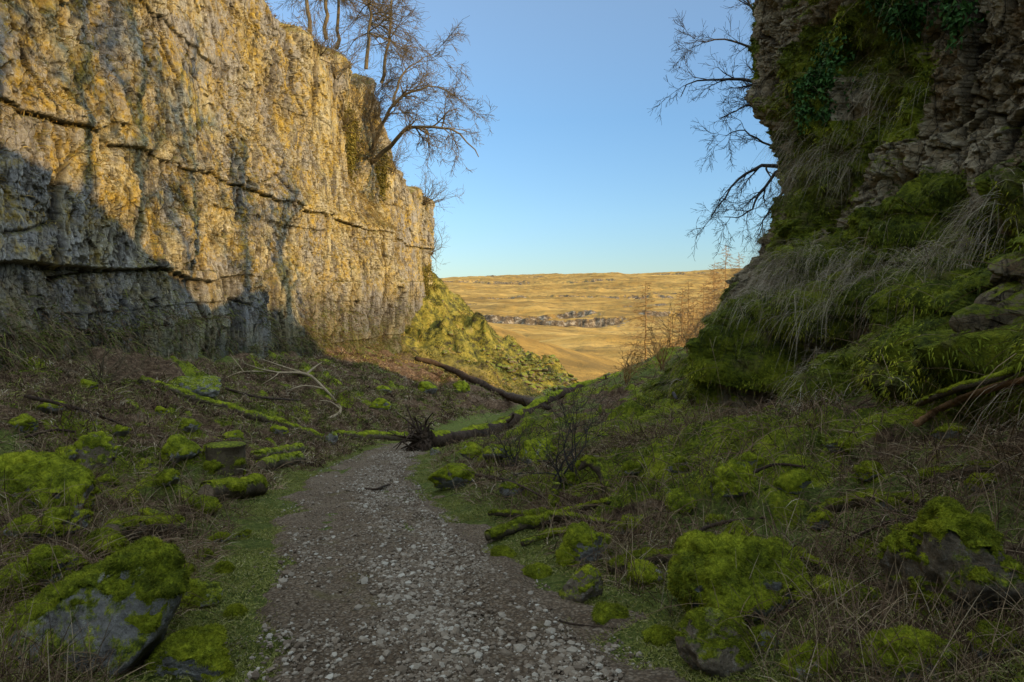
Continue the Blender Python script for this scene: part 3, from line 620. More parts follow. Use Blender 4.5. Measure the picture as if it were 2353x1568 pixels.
for pxs,r,lb,mt,mo in (([(2105,975),(2160,940),(2240,905),(2353,872),(2420,855)],8,'orange brown dead branch leaning at the foot of the right cliff',BKO,False),([(2110,928),(2200,893),(2290,868),(2353,842),(2430,815)],8,'dark mossy branch lying above the orange brown branch',BKM,True)):
    P=[];R=[]
    for a,b_ in pxs:
        h_=pick(a,b_,(GR,CR));P.append(h_[0]-ray(a,b_)*.3);R.append(r*U(h_[0].y))
    log('dead_branch',P,R,lb,catg='branch',mat=mt,moss=mo,nf=3000,seed=21,n=60)
def gp(a,b,up): l=PG(a,b);return l+Vector((0,0,up*U(l.y)))
pb=[gp(515,872,2),gp(560,862,8),gp(640,866,10),gp(705,872,12),gp(745,905,12),gp(783,945,4),gp(745,968,2)]
u=U(pb[3].y)
log('bleached_branch',pb,[.8*u,1.8*u,2.2*u,3.*u,3.2*u,2.8*u,1.6*u],'pale bleached dead branch with forked twigs on the left bank',catg='branch',mat=BKP,moss=False,n=60,seed=31,rough=.25,extra=[([pb[3],gp(650,862,20),gp(600,850,26)],[3*u,2*u,.7*u]),([pb[3],gp(720,868,22),gp(740,862,30)],[3*u,1.5*u,.7*u]),([pb[2],gp(600,868,20),gp(560,856,22)],[2*u,1.5*u,.7*u]),([pb[5],gp(760,940,16),gp(735,940,20)],[3*u,1.5*u,.8*u]),([pb[4],gp(700,900,14),gp(660,905,8)],[2*u,1.5*u,.7*u]),([pb[2],gp(630,880,14),gp(600,890,6)],[2*u,1.2*u,.6*u]),([pb[1],gp(540,850,22),gp(530,840,26)],[1.6*u,1.*u,.6*u])])
glog('dead_twig',[(830,1128),(865,1131),(885,1122),(903,1116)],[2.2,3,2.5,1.5],'crooked dark stick lying across the path',catg='twig',mat=BKD,moss=False,lift=2.5)
def gz(x,y): return float(ground(x,y))
base=PG(1000,1032);Y0=base.y
tp=[(990,1012,Y0),(1060,1004,Y0+1),(1150,980,Y0+3),(1290,938,Y0+7),(1400,892,Y0+10),(1545,830,Y0+13)]
P=[];R=[.28,.23,.20,.16,.12,.06]
for (a,b_,yy),r in zip(tp,R):
    p=W(a,b_,yy);g_=gz(p.x,p.y);P.append(Vector((p.x,p.y,max(g_+r*.5,min(p.z,g_+1.2)))))
t=thing('fallen_tree','big fallen dark tree with its torn root plate at the path end','fallen tree',(P[0].x,P[0].y,gz(P[0].x,P[0].y)))
V,F,cp,_=tube1(P,R,20,130,.22,41);mk('trunk',V,[F]+cp,BKD,t)
mm=moss_mesh(V[:-2],F,.5,.03,4000,.04,41,1.5)
if mm is not None: mk('moss',mm[0],mm[1],MOS,t,attrs={'rnd':mm[2]})
V,F=rockV(5,(.26,.42,.36),44,9,2.2);V=V@rotm(0,0,-.3).T+np.array(P[0])+np.array([-.15,-.1,.06]);mk('root_plate',V,F,BKD,t)
g=random.Random(5)
for k in range(60):
    an=2*math.pi*k/60+g.uniform(-.2,.2);L_=g.uniform(.25,.85);c=P[0]+Vector((-.2,-.15,.06))
    d=Vector((-.35+g.uniform(-.9,.6),math.cos(an)*1.0,math.sin(an)*.8)).normalized();q0=c+d*.2;q1=c+d*(.2+L_*.5)+Vector((g.uniform(-.3,.3),g.uniform(-.3,.3),g.uniform(-.2,.2)));q2=c+d*(.2+L_)+Vector((g.uniform(-.45,.45),g.uniform(-.45,.45),g.uniform(-.4,.3)))
    V,F,cp,_=tube1([q0,q1,q2],[.05,.025,.01],7,12,.2,k);mk('root',V,[F]+cp,BKD,t)
for (a,b_,yy,c_,d_) in ((1210,955,Y0+5,1200,915),(1380,895,Y0+9.5,1392,862),(1160,972,Y0+3.2,1180,950),(1460,865,Y0+11.5,1440,835)):
    q0=W(a,b_,yy);q2=W(c_,d_,yy-.3);V,F,cp,_=tube1([q0,(q0+q2)/2+Vector((.1,0,0)),q2],[.08,.05,.03],7,10,.15,3);mk('broken_branch',V,[F]+cp,BKD,t)
glog('fallen_tree',[(955,828),(1022,850),(1090,884),(1160,914),(1262,942)],[5,8,8,7,4],'second dark fallen trunk lying down the left bank behind the root plate',catg='fallen tree',mat=BKD,moss=False,lift=1.,seed=51,n=60,rough=.3)
glog('dead_branch',[(1480,905),(1530,900),(1555,925)],[3,4,3],'short bent dead branch on the bank at the foot of the mossy cliff',catg='branch',mat=BKG,moss=False,lift=3)
# ------------------------------------------------------------------ trees
def rv(): return Vector((random.gauss(0,1),random.gauss(0,1),random.gauss(0,1)))
def grow(out,p,d,L,r,depth,spread=.7,wander=.16,up=0.,n=(4,6),rmin=.008,lf=(.4,.68)):
    ns=7 if depth>=2 else (5 if depth==1 else 4);pts=[p];rad=[max(r,rmin)];dv=d.normalized()
    for i in range(ns):
        dv=(dv+rv()*wander+Vector((0,0,up))).normalized();p=p+dv*(L/ns);pts.append(p);rad.append(max(rmin*.7,r*(1-.8*(i+1)/ns)))
    out.append((pts,rad,depth))
    if depth>0: kids(out,pts,rad,L,depth,spread,wander,up,n,rmin,lf)
def kids(out,pts,rad,L,depth,spread,wander,up,n,rmin,lf=(.4,.68),t0=.2):
    m=len(pts)
    for k in range(random.randint(*n)):
        i=max(1,min(m-1,int(m*(t0+(1-t0)*random.random()))));dl=(pts[i]-pts[i-1]).normalized()
        grow(out,pts[i],(dl+rv()*spread*.75).normalized(),L*random.uniform(*lf),rad[i]*.65,depth-1,spread,wander,up,n,rmin,lf)
def tubes(polys,sides):
    Vs=[];Fs=[];o=0;by={}
    for pts,rad in polys: by.setdefault(len(pts),[]).append((pts,rad))
    for n,L in by.items():
        P=np.array([[list(p) for p in a] for a,_ in L]);R=np.array([b for _,b in L]);Bn=len(L)
        tg=unit(np.gradient(P,axis=1));ref=unit(rng.normal(size=(Bn,1,3)));a=unit(np.cross(tg,np.repeat(ref,n,1)));b=np.cross(a,tg)
        th=np.linspace(0,2*np.pi,sides,endpoint=False)
        V=P[:,:,None]+(a[:,:,None]*np.cos(th)[None,None,:,None]+b[:,:,None]*np.sin(th)[None,None,:,None])*R[:,:,None,None]
        i=np.arange(n-1)[:,None]*sides+np.arange(sides)[None];j=np.arange(n-1)[:,None]*sides+(np.arange(sides)+1)[None]%sides
        F=np.stack([i,i+sides,j+sides,j],-1).reshape(-1,4)
        F=(F[None]+(np.arange(Bn)*n*sides)[:,None,None]).reshape(-1,4)+o
        Vs.append(V.reshape(-1,3));Fs.append(F);o+=Bn*n*sides
    return np.concatenate(Vs),np.concatenate(Fs)
def tree_from(name,label,base,mains,out,mat,catg='tree',tmat=None,group=None,leaves=None):
    t=thing(name,label,catg,tuple(base),group)
    V,F=tubes(mains,9);mk('trunk',V,F,tmat or mat,t)
    tw=[(a,b) for a,b,_ in out]
    if tw: V,F=tubes(tw,4);mk('crown',V,F,mat,t)
    if leaves is not None: mk('needles',leaves[0],leaves[1],NED,t,attrs={'rnd':leaves[2]},smooth=False)
    return t
def main_limb(pxY,rads,n=16,jit=.04):
    P=[Vector(W(a,b,y)) for a,b,y in pxY];Q=resample(P,n,jit);return [Vector(q) for q in Q],list(np.interp(np.linspace(0,1,n),np.linspace(0,1,len(rads)),rads))
hl=pick(852,372,(CL,));yb=hl[0].y if hl else 50;out=[];mains=[]
for pxY,r in (([(852,372,yb),(872,300,yb-.8),(905,238,yb-1.6),(960,205,yb-2),(1010,200,yb-2),(1060,232,yb-2.3)],[.18,.14,.11,.08,.05,.03]),
              ([(852,374,yb),(900,335,yb-1),(935,297,yb-2),(985,292,yb-3),(1050,305,yb-3.5),(1100,360,yb-4)],[.19,.15,.12,.09,.06,.03]),
              ([(850,370,yb),(858,320,yb),(850,270,yb+.3),(862,215,yb+.5)],[.12,.09,.06,.03]),
              ([(905,238,yb-1.6),(912,200,yb-1.5),(935,160,yb-1.3),(985,128,yb-1.),(1020,118,yb-1)],[.10,.08,.05,.03,.02])):
    m=main_limb(pxY,r);mains.append(m);kids(out,m[0],m[1],4.1,3,.75,.22,-.03,(9,11),.013,(.4,.62),.3)
tree_from('bare_ash_tree','leafless tree with two long arching limbs growing from the ledge of the sunlit cliff',hl[0],mains,out,BKT)
def bush(a,b_,Hm,label,objs,nst=9,depth=2,mat=BKT,up=.04,off=None,group=None,dirv=(.3,-.3,.8),cnt=(3,5),rmin=.01):
    h_=pick(a,b_,objs);
    if not h_: return
    p=h_[0];out=[];mains=[]
    for k in range(nst):
        d=(Vector(dirv)+rv()*.55).normalized();o2=[];grow(o2,p+rv()*.08,d,Hm*random.uniform(.5,1.1),.03*Hm/2,depth,.75,.2,up,cnt,rmin);mains.append((o2[0][0],o2[0][1]));out+=o2[1:]
    t=thing('bare_shrub',label,'shrub',tuple(p),group);V,F=tubes(mains,5);mk('stem',V,F,mat,t);V,F=tubes([(a_,b__) for a_,b__,_ in out],3);mk('twigs',V,F,mat,t)
BUS=((770,175,2.8,'bare shrub on the cliff rim below the pines'),(838,362,2.6,'tangle of bare brown shoots left of the arching tree base'),(900,400,2.4,'small bare shrub just under the arching tree'),(975,470,3.4,'bare shrub on the far corner of the sunlit cliff'),(1000,500,3.6,'outermost bare shrub hanging off the cliff corner'),(905,250,2.8,'bare shrub on the rim behind the arching tree'),(945,400,3.8,'twiggy shrub on the broken rim between the arching tree and the corner'),(735,130,2.2,'bare shrub at the left of the pine trunks on the rim'),(790,300,2.0,'dense brown shrub on the ledge below the curved pine'),(820,240,2.2,'upper brown shrub clinging under the rim by the curved pine'),(990,585,2.8,'small leafless shrub low on the far corner of the cliff'),(700,60,1.8,'low bare shrub on the rim by the leftmost pine'))
for a,b_,hh,lb in BUS: bush(a,b_,hh,lb,(CL,),nst=9,cnt=(4,6),rmin=.012)
def pine(a,b_,Yd,Hm,lean,label,bend=0,clear=.45):
    p=W(a,b_,Yd);base=Vector((p.x,Yd,p.z-.8))
    pts=[base+Vector((lean*t*Hm+bend*math.sin(t*3.1),0,t*Hm)) for t in np.linspace(0,1,14)];pts=[q+rv()*.07 for q in pts];rad=list(np.linspace(.13,.03,14));out=[];lf=[]
    for k in range(40):
        t=random.uniform(clear,1);i=min(12,int(t*13));an=random.uniform(0,6.28);L_=(1.25-t)*Hm*.42*random.uniform(.6,1.3)
        o2=[];grow(o2,pts[i],Vector((math.cos(an),math.sin(an),random.uniform(-.25,.2))),L_,.045,2,.55,.13,-.01,(4,6),.012);out+=o2
        for q,_,dp in o2:
            if dp<=1 and random.random()<.3:
                for j in range(1,len(q)): lf.append(q[j])
    lf=np.array([list(q) for q in lf]);n=len(lf)*5;P_=np.repeat(lf,5,0)+rng.normal(size=(n,3))*.05
    lv_=blades(P_,rng.normal(size=(n,3))+np.array([0,0,.3]),rng.uniform(.07,.14,n),.014,.1,rng.random(n),1)
    tree_from('pine_tree',label,base,[(pts,rad)],out,BKT,leaves=lv_)
pine(838,128,45,7.5,.03,'thicker pine with a curving trunk leaning out over the cliff rim',.25,.3)
pine(748,60,43,8.5,.0,'straight pine trunk left of the curved pine on the rim')
pine(775,85,47,8.,.03,'thin pine standing just behind the straight pine')
pine(708,40,42,8.5,.02,'leftmost slender pine on the rim of the sunlit cliff')
pine(878,165,50,8.,.10,'pine farthest right on the upper rim with drooping boughs',.2,.35)
def rtree(label,mainsp,L,up,seed):
    random.seed(seed);out=[];mains=[]
    for pxY,r in mainsp:
        m=main_limb(pxY,r,14,.02);mains.append(m);kids(out,m[0],m[1],L,3,.7,.17,up,(6,8),.0055,(.38,.6),.25)
    p=mains[0][0][0];tree_from('overhanging_bare_tree',label,p,mains,out,BKG)
rtree('dark leafless tree reaching out high from behind the right cliff edge',[([(1850,230,21.5),(1760,195,21),(1700,182,20.5),(1640,182,20.2),(1585,192,20),(1562,222,20)],[.12,.08,.055,.04,.025,.012]),([(1820,180,21.5),(1740,120,21),(1680,95,21),(1610,95,20.8)],[.08,.045,.03,.012]),([(1820,120,21.5),(1745,40,21),(1710,-20,21)],[.08,.05,.02]),([(1830,290,21.5),(1740,240,21),(1690,255,20.8),(1650,275,20.6)],[.06,.04,.025,.012])],1.7,.0,61)
rtree('dark leafless tree drooping from behind the lower right cliff edge',[([(1870,400,21.5),(1785,380,21),(1735,388,20.5),(1690,415,20.2),(1665,455,20),(1635,500,20)],[.11,.08,.055,.04,.028,.012]),([(1795,382,21),(1750,440,20.8),(1715,490,20.5),(1665,500,20.4)],[.06,.04,.025,.012]),([(1850,350,21.5),(1760,330,21),(1710,300,21),(1670,310,20.8)],[.06,.04,.025,.012]),([(1820,420,21.3),(1770,480,21),(1745,540,21)],[.05,.03,.01])],1.6,-.04,62)
def larch(a,bY,topy,Yd,label,group=None,lean=0,mat=BKL):
    p=W(a,bY,Yd);g_=gz(p.x,Yd);base=Vector((p.x,Yd,min(g_,p.z+1.)));tz=W(a,topy,Yd).z;Hm=tz-base.z;pts=[base+Vector((lean*t*Hm,0,t*Hm)) for t in np.linspace(0,1,12)];pts=[q+rv()*.03 for q in pts]
    rad=list(np.linspace(.03+.005*Hm,.012,12));out=[];nb=int(Hm*14)
    for k in range(nb):
        t=.08+.90*k/nb;q=base+Vector((lean*t*Hm,0,t*Hm));an=random.uniform(0,6.28);L_=(1.05-t)*Hm*.27*random.uniform(.5,1.2)+.2
        grow(out,q,Vector((math.cos(an),math.sin(an),random.uniform(-.15,.25))),L_,.018,1,.5,.10,-.02,(7,10),.012,(.25,.5))
    tree_from('bare_larch',label,base,[(pts,rad)],out,mat,group=group)
larch(1482,852,645,46,'tall bare golden larch standing alone in the valley mouth')
larch(1566,800,660,50,'slim bare larch right of the lone larch')
larch(1592,800,690,54,'short bare larch between slim larches by the mossy cliff')
larch(1615,790,650,52,'bare larch next to the foot of the mossy cliff')
larch(1665,720,560,60,'tallest bare larch rising behind the mossy slope shoulder')
larch(1697,700,580,64,'bare larch closest to the right cliff edge')
larch(1640,760,600,66,'faint bare larch left of the tallest one behind the slope')
larch(1540,820,735,44,'very small larch sapling at the top of the fallen trunk')
larch(1580,800,645,62,'slender larch farther back between the slim larches')
larch(1630,770,625,58,'leaning golden larch beside the foot of the mossy slope',lean=.05)
bush(1520,850,1.6,'low tangle of bare twigs at the top end of the fallen trunk',(GR,),mat=BKL,dirv=(0,0,1))
bush(1585,830,1.8,'bare twigs growing at the lip by the mossy cliff foot',(GR,),mat=BKL,dirv=(0,0,1))
bush(1440,880,1.3,'thin golden twigs beside the lower trunk of the lone larch',(GR,),mat=BKL,dirv=(0,0,1))
bush(1300,1110,.9,'low bare thorny shrub on the right bank above the mossy stump',(GR,),mat=BKG,dirv=(0,0,1),rmin=.004,nst=8)
bush(1180,1080,.9,'low bare shrub on the right bank near the fallen tree root',(GR,),mat=BKG,dirv=(0,0,1),rmin=.004,nst=8)
bush(230,880,1.4,'bare brown brush on the left bank under the shadowed cliff',(GR,),mat=BKT,dirv=(0,0,1),rmin=.006,nst=10)
random.seed(77)
for k,(x_,y_,hh) in enumerate(((9.,-5,9),(9.4,-1.5,9),(9.2,1.5,8.5),(9.6,4.5,8),(9.2,7.5,8),(9.5,10.5,7.5),(10.5,14,7),(11,18.,6))):
    base=Vector((x_,y_,float(np.interp(y_,RY,RZ))));pts=[base+Vector((0,0,t*hh))+rv()*.08 for t in np.linspace(0,1,10)];out=[];rad=list(np.linspace(.22,.06,10))
    kids(out,pts,rad,hh*.6,2,.8,.15,.04,(14,17),.045,(.4,.6),.15)
    tree_from('rim_tree','leafless tree on top of the right cliff',base,[(pts,rad)],out,BKG,group='trees on top of the right cliff')
def ivy(a,b_,R,n,label,name='ivy_clump',obj=None,VV=None,NN=None,mat=None,sz=(.05,.11),catg='ivy'):
    obj=obj or CR;VV=VR if VV is None else VV;NN=NR if NN is None else NN
    h_=pick(a,b_,(obj,))
    if not h_: return
    c=np.array(h_[0]);dd=np.linalg.norm((VV-c)*np.array([1,1,.8]),axis=1);ix=np.where(dd<R)[0];w_=np.exp(-(dd[ix]/R*1.5)**2)*np.clip(.2+f3(VV[ix,0]*3,VV[ix,1]*3,VV[ix,2]*3,3,5),0.02,1);ix=rng.choice(ix,n,p=w_/w_.sum())
    P_=VV[ix]+NN[ix]*rng.uniform(0,.22*R,(n,1))+rng.normal(size=(n,3))*.04
    V,F,r=blades(P_,rng.normal(size=(n,3))*.6+NN[ix]*.5+np.array([0,0,-.5]),rng.uniform(sz[0],sz[1],n),sz[1]*.6,.1,rng.random(n),1)
    t=thing(name,label,catg,tuple(c));mk('leaves',V,F,mat or IVY,t,attrs={'rnd':r},smooth=False)
ivy(1890,185,.8,2000,'dark green ivy clump on the upper right cliff near its edge')
ivy(2060,15,.6,1100,'ivy hanging at the top edge above the right cliff')
ivy(2200,20,.5,700,'second patch of ivy at the top edge of the right cliff')
for a,b_,R_,n_,lb in ((800,330,2.2,3200,'mossy golden green scrub on the ledge left of the arching tree'),(870,400,1.8,2400,'green scrub below the base of the arching tree'),(985,650,1.6,1800,'golden scrub at the foot of the far cliff corner')):
    ivy(a,b_,R_,n_,lb,'scrub_clump',CL,VL,NL,IVG,(.08,.18),'scrub')
# ------------------------------------------------------------------ ground cover (uncountable)
def stuff(name,parts,mat,label,catg):
    V,F,R=cat(parts) if isinstance(parts,list) else parts
    o=mk(name,V,F,mat,attrs={'rnd':np.clip(R,0,1)},smooth=False,kind='stuff');o['label']=label;o['category']=catg;return o
def fr(n,y0=2.3,y1=40,lo=-.9,hi=.9,p=1.):
    y=y0*(y1/y0)**(rng.random(n)**p);x=rng.uniform(lo,hi,n)*y;return x,y
def inside(x,y): return (x>T('xl',y)+.2)&(x<np.interp(y,[0,17,18,60],[4.6,3.7,12,40]))
def on(x,y,dz=0): return np.stack([x,y,ground(x,y)+dz],-1)
def clumps(nc,k,spread,**kw):
    x,y=fr(nc,**kw);x=np.repeat(x,k)+rng.normal(size=nc*k)*spread;y=np.repeat(y,k)+rng.normal(size=nc*k)*spread;return x,y,np.repeat(rng.random(nc),k)
n=240000;y=2.2*(26/2.2)**rng.random(n);sd=np.where(rng.random(n)<.5,-1,1);dd=np.abs(rng.normal(size=n))*.7
x=T('xc',y)+sd*(T('hw',y)-.38+dd);k=rng.random(n)<np.clip(.4+.9*f2(x/.5,y/.5,3,70)+.9*(dd-.3),0.03,1);x,y=x[k],y[k];n=len(x)
D=rng.normal(size=(n,3))*.6;D[:,2]=np.abs(D[:,2])+.5
stuff('verge_grass',blades(on(x,y,.014),D,rng.uniform(.02,.055,n),.004+.0004*y,.5,np.clip(rng.normal(.66,.22,n),0,.97),1),GRN,'short green grass along both edges of the path','grass')
x,y,cr_=clumps(9500,14,.05,y1=34);k=(humm(x,y)[2]>.35)&inside(x,y);x,y,cr_=x[k],y[k],cr_[k];n=len(x)
D=rng.normal(size=(n,3))*.7;D[:,2]=np.abs(D[:,2])*.6+.45
stuff('bank_grass',blades(on(x,y,-.01),D,rng.uniform(.06,.20,n),.004+.0005*y,.75,np.clip(cr_*.85+rng.normal(0.05,.15,n),0,1),2),GRN,'tufts of green grass on the banks','grass')
x,y=fr(160000,y1=42);left=(x<T('xc',y))*ss(y,8,14);k=(humm(x,y)[2]>.4)&inside(x,y)&(rng.random(len(x))<np.clip(.25+.9*f2(x/1.3,y/1.3,3,71)+.55*left,0,1));x,y=x[k],y[k];n=len(x)
D=rng.normal(size=(n,3));D[:,2]=np.abs(D[:,2])*.4+.1
stuff('dead_bracken',blades(on(x,y,.01),D,rng.uniform(.08,.36,n),.0035+.0007*y,.35,rng.random(n),2),DRY,'brown dead bracken and grass litter on the banks','bracken')
nc=5000;yy=rng.uniform(11,46,nc);xx=T('xl',yy)+.3+rng.random(nc)*(T('xc',yy)-T('xl',yy)-1.5);kx=f2(xx/2.2,yy/2.2,3,92)>-.3;xx,yy=xx[kx],yy[kx];nc=len(xx);c_=rng.random(nc)
k_=22;x=np.repeat(xx,k_)+rng.normal(size=nc*k_)*.10;y=np.repeat(yy,k_)+rng.normal(size=nc*k_)*.10;cr_=np.repeat(c_,k_);n=len(x)
D=rng.normal(size=(n,3))*.55;D[:,2]=1;hh_=np.repeat(rng.uniform(.22,.65,nc),k_)*rng.uniform(.6,1.1,n)
g_=np.repeat(rng.random(nc)<.36,k_)
for nm,msk,mt,lb in (('bank_tussocks',~g_,DRY,'tussocks of reddish brown dead grass and bracken below the sunlit cliff'),('green_tussocks',g_,GRN,'green grass tussocks among the brown brush below the sunlit cliff')):
    m_=msk;stuff(nm,blades(on(x[m_],y[m_],-.02),D[m_],hh_[m_],.012+.0006*y[m_],rng.uniform(.5,1.1,m_.sum()),np.clip(cr_[m_]*.8+rng.normal(.08,.15,m_.sum()),0,1),3),mt,lb,'grass')
x,y,cr_=clumps(3600,8,.12,y1=36);k=(humm(x,y)[2]>.45)&inside(x,y);x,y=x[k],y[k];n=len(x)
D=rng.normal(size=(n,3))*.5;D[:,2]=1
stuff('dry_stalks',blades(on(x,y,-.01),D,rng.uniform(.2,.65,n),.003+.0005*y,rng.uniform(.1,.7,n),rng.random(n)*.9,5),DRY,'thin dry upright stalks among the moss','stalks')
x,y,cr_=clumps(2600,11,.35,y0=3.5,y1=40);k=(humm(x,y)[2]>.7)&inside(x,y)&(f2(x/3,y/3,2,87)>-.2);x,y=x[k],y[k];n=len(x)
D=rng.normal(size=(n,3));D[:,2]=np.abs(D[:,2])*.5+.5
stuff('bramble_tangle',blades(on(x,y,-.01),D,rng.uniform(.4,1.15,n),.003+.0008*y,rng.uniform(.5,1.1,n),rng.random(n)*.65,7),DRY,'tangled bare bramble and twig stems arching over the banks','bramble')
x,y=fr(320000,y1=22,p=.9);_,ms_,d_=humm(x,y);k=inside(x,y)&(ms_>.3+.3*rng.random(len(x)));x,y=x[k],y[k];n=len(x)
D=rng.normal(size=(n,3))*.5;D[:,2]=1
stuff('ground_moss',blades(on(x,y,-.004),D,rng.uniform(.012,.03,n),.006+.0006*y,.3,np.clip(.5+.65*f2(x/.4,y/.4,3,72)+rng.normal(0,.15,n),0,1),1),MFZ,'bright green moss covering the ground hummocks','moss')
n=50000;y=rng.uniform(46,74,n);x=T('xc',y)-rng.random(n)*16
k=(x>T('xl',y)+.3)&(f2(x/1.5,y/1.5,3,78)>-.1);x,y=x[k],y[k];n=len(x);D=rng.normal(size=(n,3))*.5;D[:,2]=1
stuff('slope_tufts',blades(on(x,y,-.03),D,rng.uniform(.12,.5,n),.05,rng.uniform(.4,1.,n),np.clip(.45+.8*f2(x/1.2,y/1.2,3,79)+rng.normal(0,.15,n),0,1),2),SCR,'golden green grass tufts on the sunlit slope below the cliff corner','grass')
def onmesh(V,N,w_,n,jit=.03):
    ix=rng.choice(len(V),n,p=w_/w_.sum());return V[ix]+rng.normal(size=(n,3))*jit,N[ix]
ar=(VR[:,1]>1)&(VR[:,1]<19.5)
w_=ar*np.clip(moR-.35,0,1)
P_,N_=onmesh(VR,NR,w_,200000,.02);n=len(P_);rc=np.clip(.44+.8*f3(P_[:,0]*1.5,P_[:,1]*1.5,P_[:,2]*1.5,3,73)+rng.normal(0,.15,n),0,1)
stuff('cliff_moss',blades(P_,N_+rng.normal(size=(n,3))*.5+np.array([0,0,-.5]),rng.uniform(.02,.07,n),.015,.6,rc*.9,1),MFZ,'green moss shoots over the foot of the right cliff','moss')
w2=ar*np.clip(moR-.4,0,1)*np.clip(NR[:,2]+.15,0,1)*ss(VR[:,2],-2.8,-.5)*np.clip(.15+f3(VR[:,0]*.8,VR[:,1]*.8,VR[:,2]*.8,3,74),0,1)
P_,N_=onmesh(VR,NR,w2,28000,.04);n=len(P_)
stuff('slope_grass',blades(P_,N_*.6+rng.normal(size=(n,3))*.4+np.array([-.35,-.1,.1]),rng.uniform(.08,.28,n),.008,rng.uniform(.6,1.2,n),np.clip(rng.normal(.5,.25,n),0,1),3),GRN,'long green grass drooping over the right slope','grass')
w3=w2*np.clip(f3(VR[:,0]*.6,VR[:,1]*.6,VR[:,2]*.6,3,75)-.05,0,1)+ar*np.exp(-((VR[:,2]-.5)/.4)**2)*np.exp(-((VR[:,1]-13)/2.2)**2)*(NR[:,2]>.15)*.12
P_,N_=onmesh(VR,NR,w3,11000,.05);n=len(P_)
stuff('hanging_dry_grass',blades(P_,N_*.6+rng.normal(size=(n,3))*.4+np.array([-.4,-.1,.2]),rng.uniform(.3,.9,n),.006,rng.uniform(.8,1.5,n),rng.random(n)*.95,5),PAL,'pale dry grass hanging over the right slope','grass')
P_,N_=onmesh(VR,NR,ar*np.clip(moR-.2,0,1)*(VR[:,2]>-2.5),3000,.05);n=len(P_)
stuff('bramble_stems',blades(P_,N_*.7+rng.normal(size=(n,3))*.7+np.array([0,0,-.2]),rng.uniform(.4,1.2,n),.007,rng.uniform(.2,.9,n),rng.random(n)*.8,6),DRY,'thin bare bramble stems on the right cliff','bramble')
vis=(VL[:,1]>14)&(VL[:,1]<70)
w4=vis*np.clip(NL[:,2]-.2,0,1)*(VL[:,2]<.5)*np.clip(1.0-(VL[:,2]+2.2)/2.2,0.04,1)
P_,N_=onmesh(VL,NL,w4,30000,.08);n=len(P_)
gm_=rng.random(n)<.55
for nm,m_,mt,lb in (('cliff_foot_grass',gm_,DRY,'dry grass on the ledges at the foot of the sunlit cliff'),('cliff_foot_moss',~gm_,GRN,'green tufts hanging at the foot of the sunlit cliff')):
    q_=m_.sum();stuff(nm,blades(P_[m_],N_[m_]*.4+rng.normal(size=(q_,3))*.35+np.array([.3,-.1,.3]),rng.uniform(.2,.6,q_),.022,rng.uniform(.6,1.2,q_),rng.random(q_)*.7,3),mt,lb,'grass')
w5=vis*np.clip(NL[:,2]-.2,0,1)*((VL[:,2]>9))*1.+vis*(NL[:,2]>.45)*(VL[:,2]>2)*.7+2.*vis*np.exp(-((VL[:,1]-48)/5)**2)*(VL[:,2]>2.5)*(VL[:,2]<9)*np.clip(NL[:,2]+.1,0,1)
P_,N_=onmesh(VL,NL,w5,36000,.06);n=len(P_)
stuff('rim_grass',blades(P_,N_*.4+rng.normal(size=(n,3))*.35+np.array([.3,-.1,.4]),rng.uniform(.15,.55,n),.025,rng.uniform(.4,1.,n),rng.random(n),3),GLD,'golden dry grass on the rim and ledges of the sunlit cliff','grass')
# loose stones
def stones(name,label,x,y,z,sz,bs,mat):
    n=len(x);nv=len(bs[0][0]);Vb=np.stack([b[0] for b in bs]);Fb=bs[0][1]
    i=np.arange(n);c=np.cos(i*1.7);s_=np.sin(i*1.7);tl=(i*.37)%1-.5;v=Vb[i%len(bs)]
    VV=np.stack([v[...,0]*c[:,None]-v[...,1]*s_[:,None],v[...,0]*s_[:,None]+v[...,1]*c[:,None],v[...,2]+v[...,0]*tl[:,None]*.7],-1)*sz[:,None,None]
    VV[...,0]+=x[:,None];VV[...,1]+=y[:,None];VV[...,2]+=(z+sz*.10)[:,None]
    F=(Fb[None]+(i*nv)[:,None,None]).reshape(-1,3)
    o=mk(name,VV.reshape(-1,3),F,mat,attrs={'rnd':np.repeat(rng.random(n),nv)},smooth=False,kind='stuff');o['label']=label;o['category']='stones'
bs=[rockV(2,(1,.6+.05*k,.35+.05*k),200+k,6,.6,60) for k in range(8)]
bs1=[]
for k in range(10):
    D_,F_=ico(1);gg=np.random.default_rng(300+k);r_=gg.uniform(.62,1.15,len(D_));bs1.append((D_*r_[:,None]*np.array([1,.6+.04*k,.4+.03*k]),F_))
n=68000;y=2.3*(24/2.3)**(rng.random(n)**1.05);xo=rng.normal(.30,.54,n);hwv=T('hw',y);xo=np.where(np.abs(xo)>hwv+.08,rng.uniform(-.95,1.0,n),xo);x=T('xc',y)+xo
kp=rng.random(n)<np.clip(.50+1.2*f2(x/.6,y/1.1,3,97)+.5*ss(xo,-.3,.4)-.25*np.exp(-((np.abs(xo)-.45)/.16)**2),.14,1);x,y,xo,hwv=x[kp],y[kp],xo[kp],hwv[kp];n=len(x)
sz=np.clip(rng.gamma(1.5,.0048,n)+.003,.003,.042)*(1+.02*y)
rt=-.03*np.exp(-((np.abs(xo)-.45)/.16)**2)
zz=np.where(np.abs(xo)<hwv-.15,ground_base(x,y)+.042+f2(x/.7,y/.7,4,62)*.02+rt,ground(x,y)+.005)
b=MB('loose gravel',.9,.2);c=b.ramp(b.attr('rnd'),[(0,(.11,.075,.046)),(.5,(.24,.18,.12)),(.85,(.35,.285,.205)),(1,(.50,.44,.34))]);c=b.mix(.6,c,b.ramp(b.noise(50,7,.75),[(.3,(.45,.45,.45)),(.7,(1,1,1))]),'MULTIPLY');GV=b.done(c)
stones('gravel','loose angular gravel strewn on the path',x,y,zz,sz,bs1,GV)
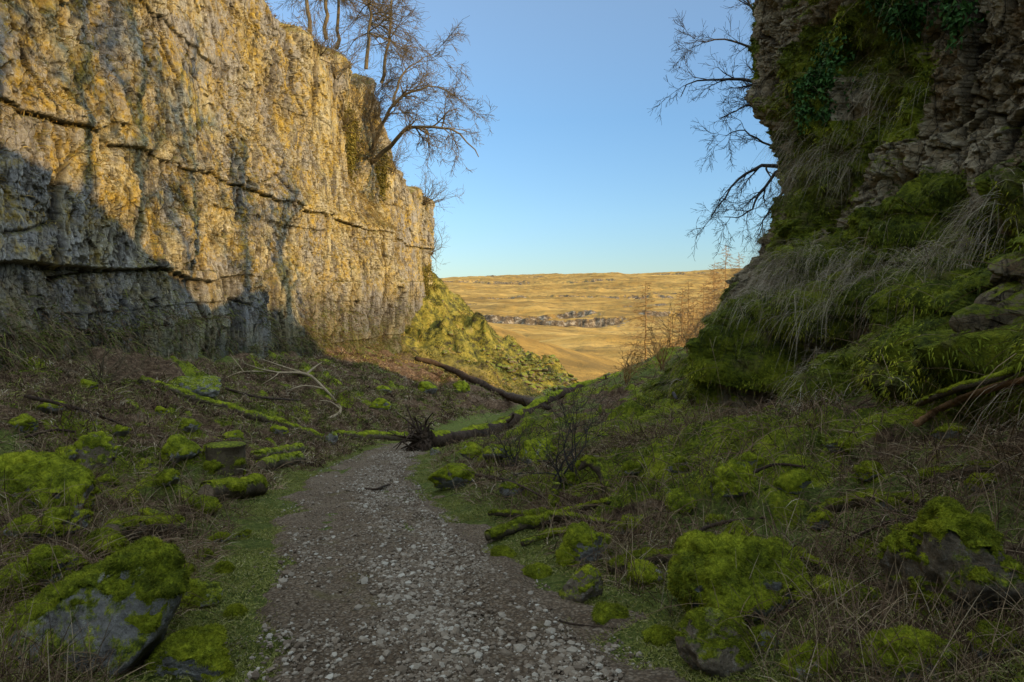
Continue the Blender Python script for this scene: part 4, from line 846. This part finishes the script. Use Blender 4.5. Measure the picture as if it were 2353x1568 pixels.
n=2200;y=rng.uniform(52,76,n);x=T('xc',y)-np.abs(rng.normal(size=n))*3.8+1.0
stones('scree','dark broken rocks along the foot of the sunlit slope',x,y,ground(x,y),np.clip(rng.gamma(2,.09,n),.05,.6),bs,STB)
# ------------------------------------------------------------------ light
AZ=35;EL=18.8
sd=Vector((math.cos(math.radians(AZ))*math.cos(math.radians(EL)),-math.sin(math.radians(AZ))*math.cos(math.radians(EL)),math.sin(math.radians(EL))))
sl=bpy.data.lights.new('sun','SUN');sl.energy=5;sl.angle=math.radians(.5);sl.color=(1,.70,.30)
so=bpy.data.objects.new('sun',sl);COL.objects.link(so);so.rotation_euler=sd.to_track_quat('Z','Y').to_euler()
wd=bpy.data.worlds.new('World');SC.world=wd;wd.use_nodes=True;nt=wd.node_tree
sk=nt.nodes.new('ShaderNodeTexSky');sk.sky_type='NISHITA';sk.sun_disc=False;sk.sun_elevation=math.radians(EL);sk.sun_rotation=math.radians(90+AZ);sk.air_density=1.;sk.dust_density=.1;sk.ozone_density=2.2
tc=nt.nodes.new('ShaderNodeTexCoord');sx=nt.nodes.new('ShaderNodeSeparateXYZ');nt.links.new(tc.outputs['Generated'],sx.inputs[0])
rp=nt.nodes.new('ShaderNodeValToRGB');nt.links.new(sx.outputs[2],rp.inputs[0]);E=rp.color_ramp.elements
st=[(0,(.094,.113,.138)),(.12,(.126,.152,.175)),(.25,(.149,.178,.196)),(.42,(.24,.23,.22)),(.62,(1.70,1.19,.79)),(1.,(1.82,1.25,.83))]  # overhead stops far brighter and warmer: added fill for the shaded gorge
while len(E)<len(st): E.new(.5)
for k,(p,c) in enumerate(st): E[k].position=p;E[k].color=(*[q/2 for q in c],1)
mx=nt.nodes.new('ShaderNodeMixRGB');mx.blend_type='MULTIPLY';mx.inputs[0].default_value=1;nt.links.new(sk.outputs[0],mx.inputs[1]);nt.links.new(rp.outputs[0],mx.inputs[2])
bg=nt.nodes['Background'];bg.inputs['Strength'].default_value=2.0;nt.links.new(mx.outputs[0],bg.inputs['Color'])
SC.view_settings.view_transform='Standard';SC.view_settings.look='None';SC.view_settings.exposure=0
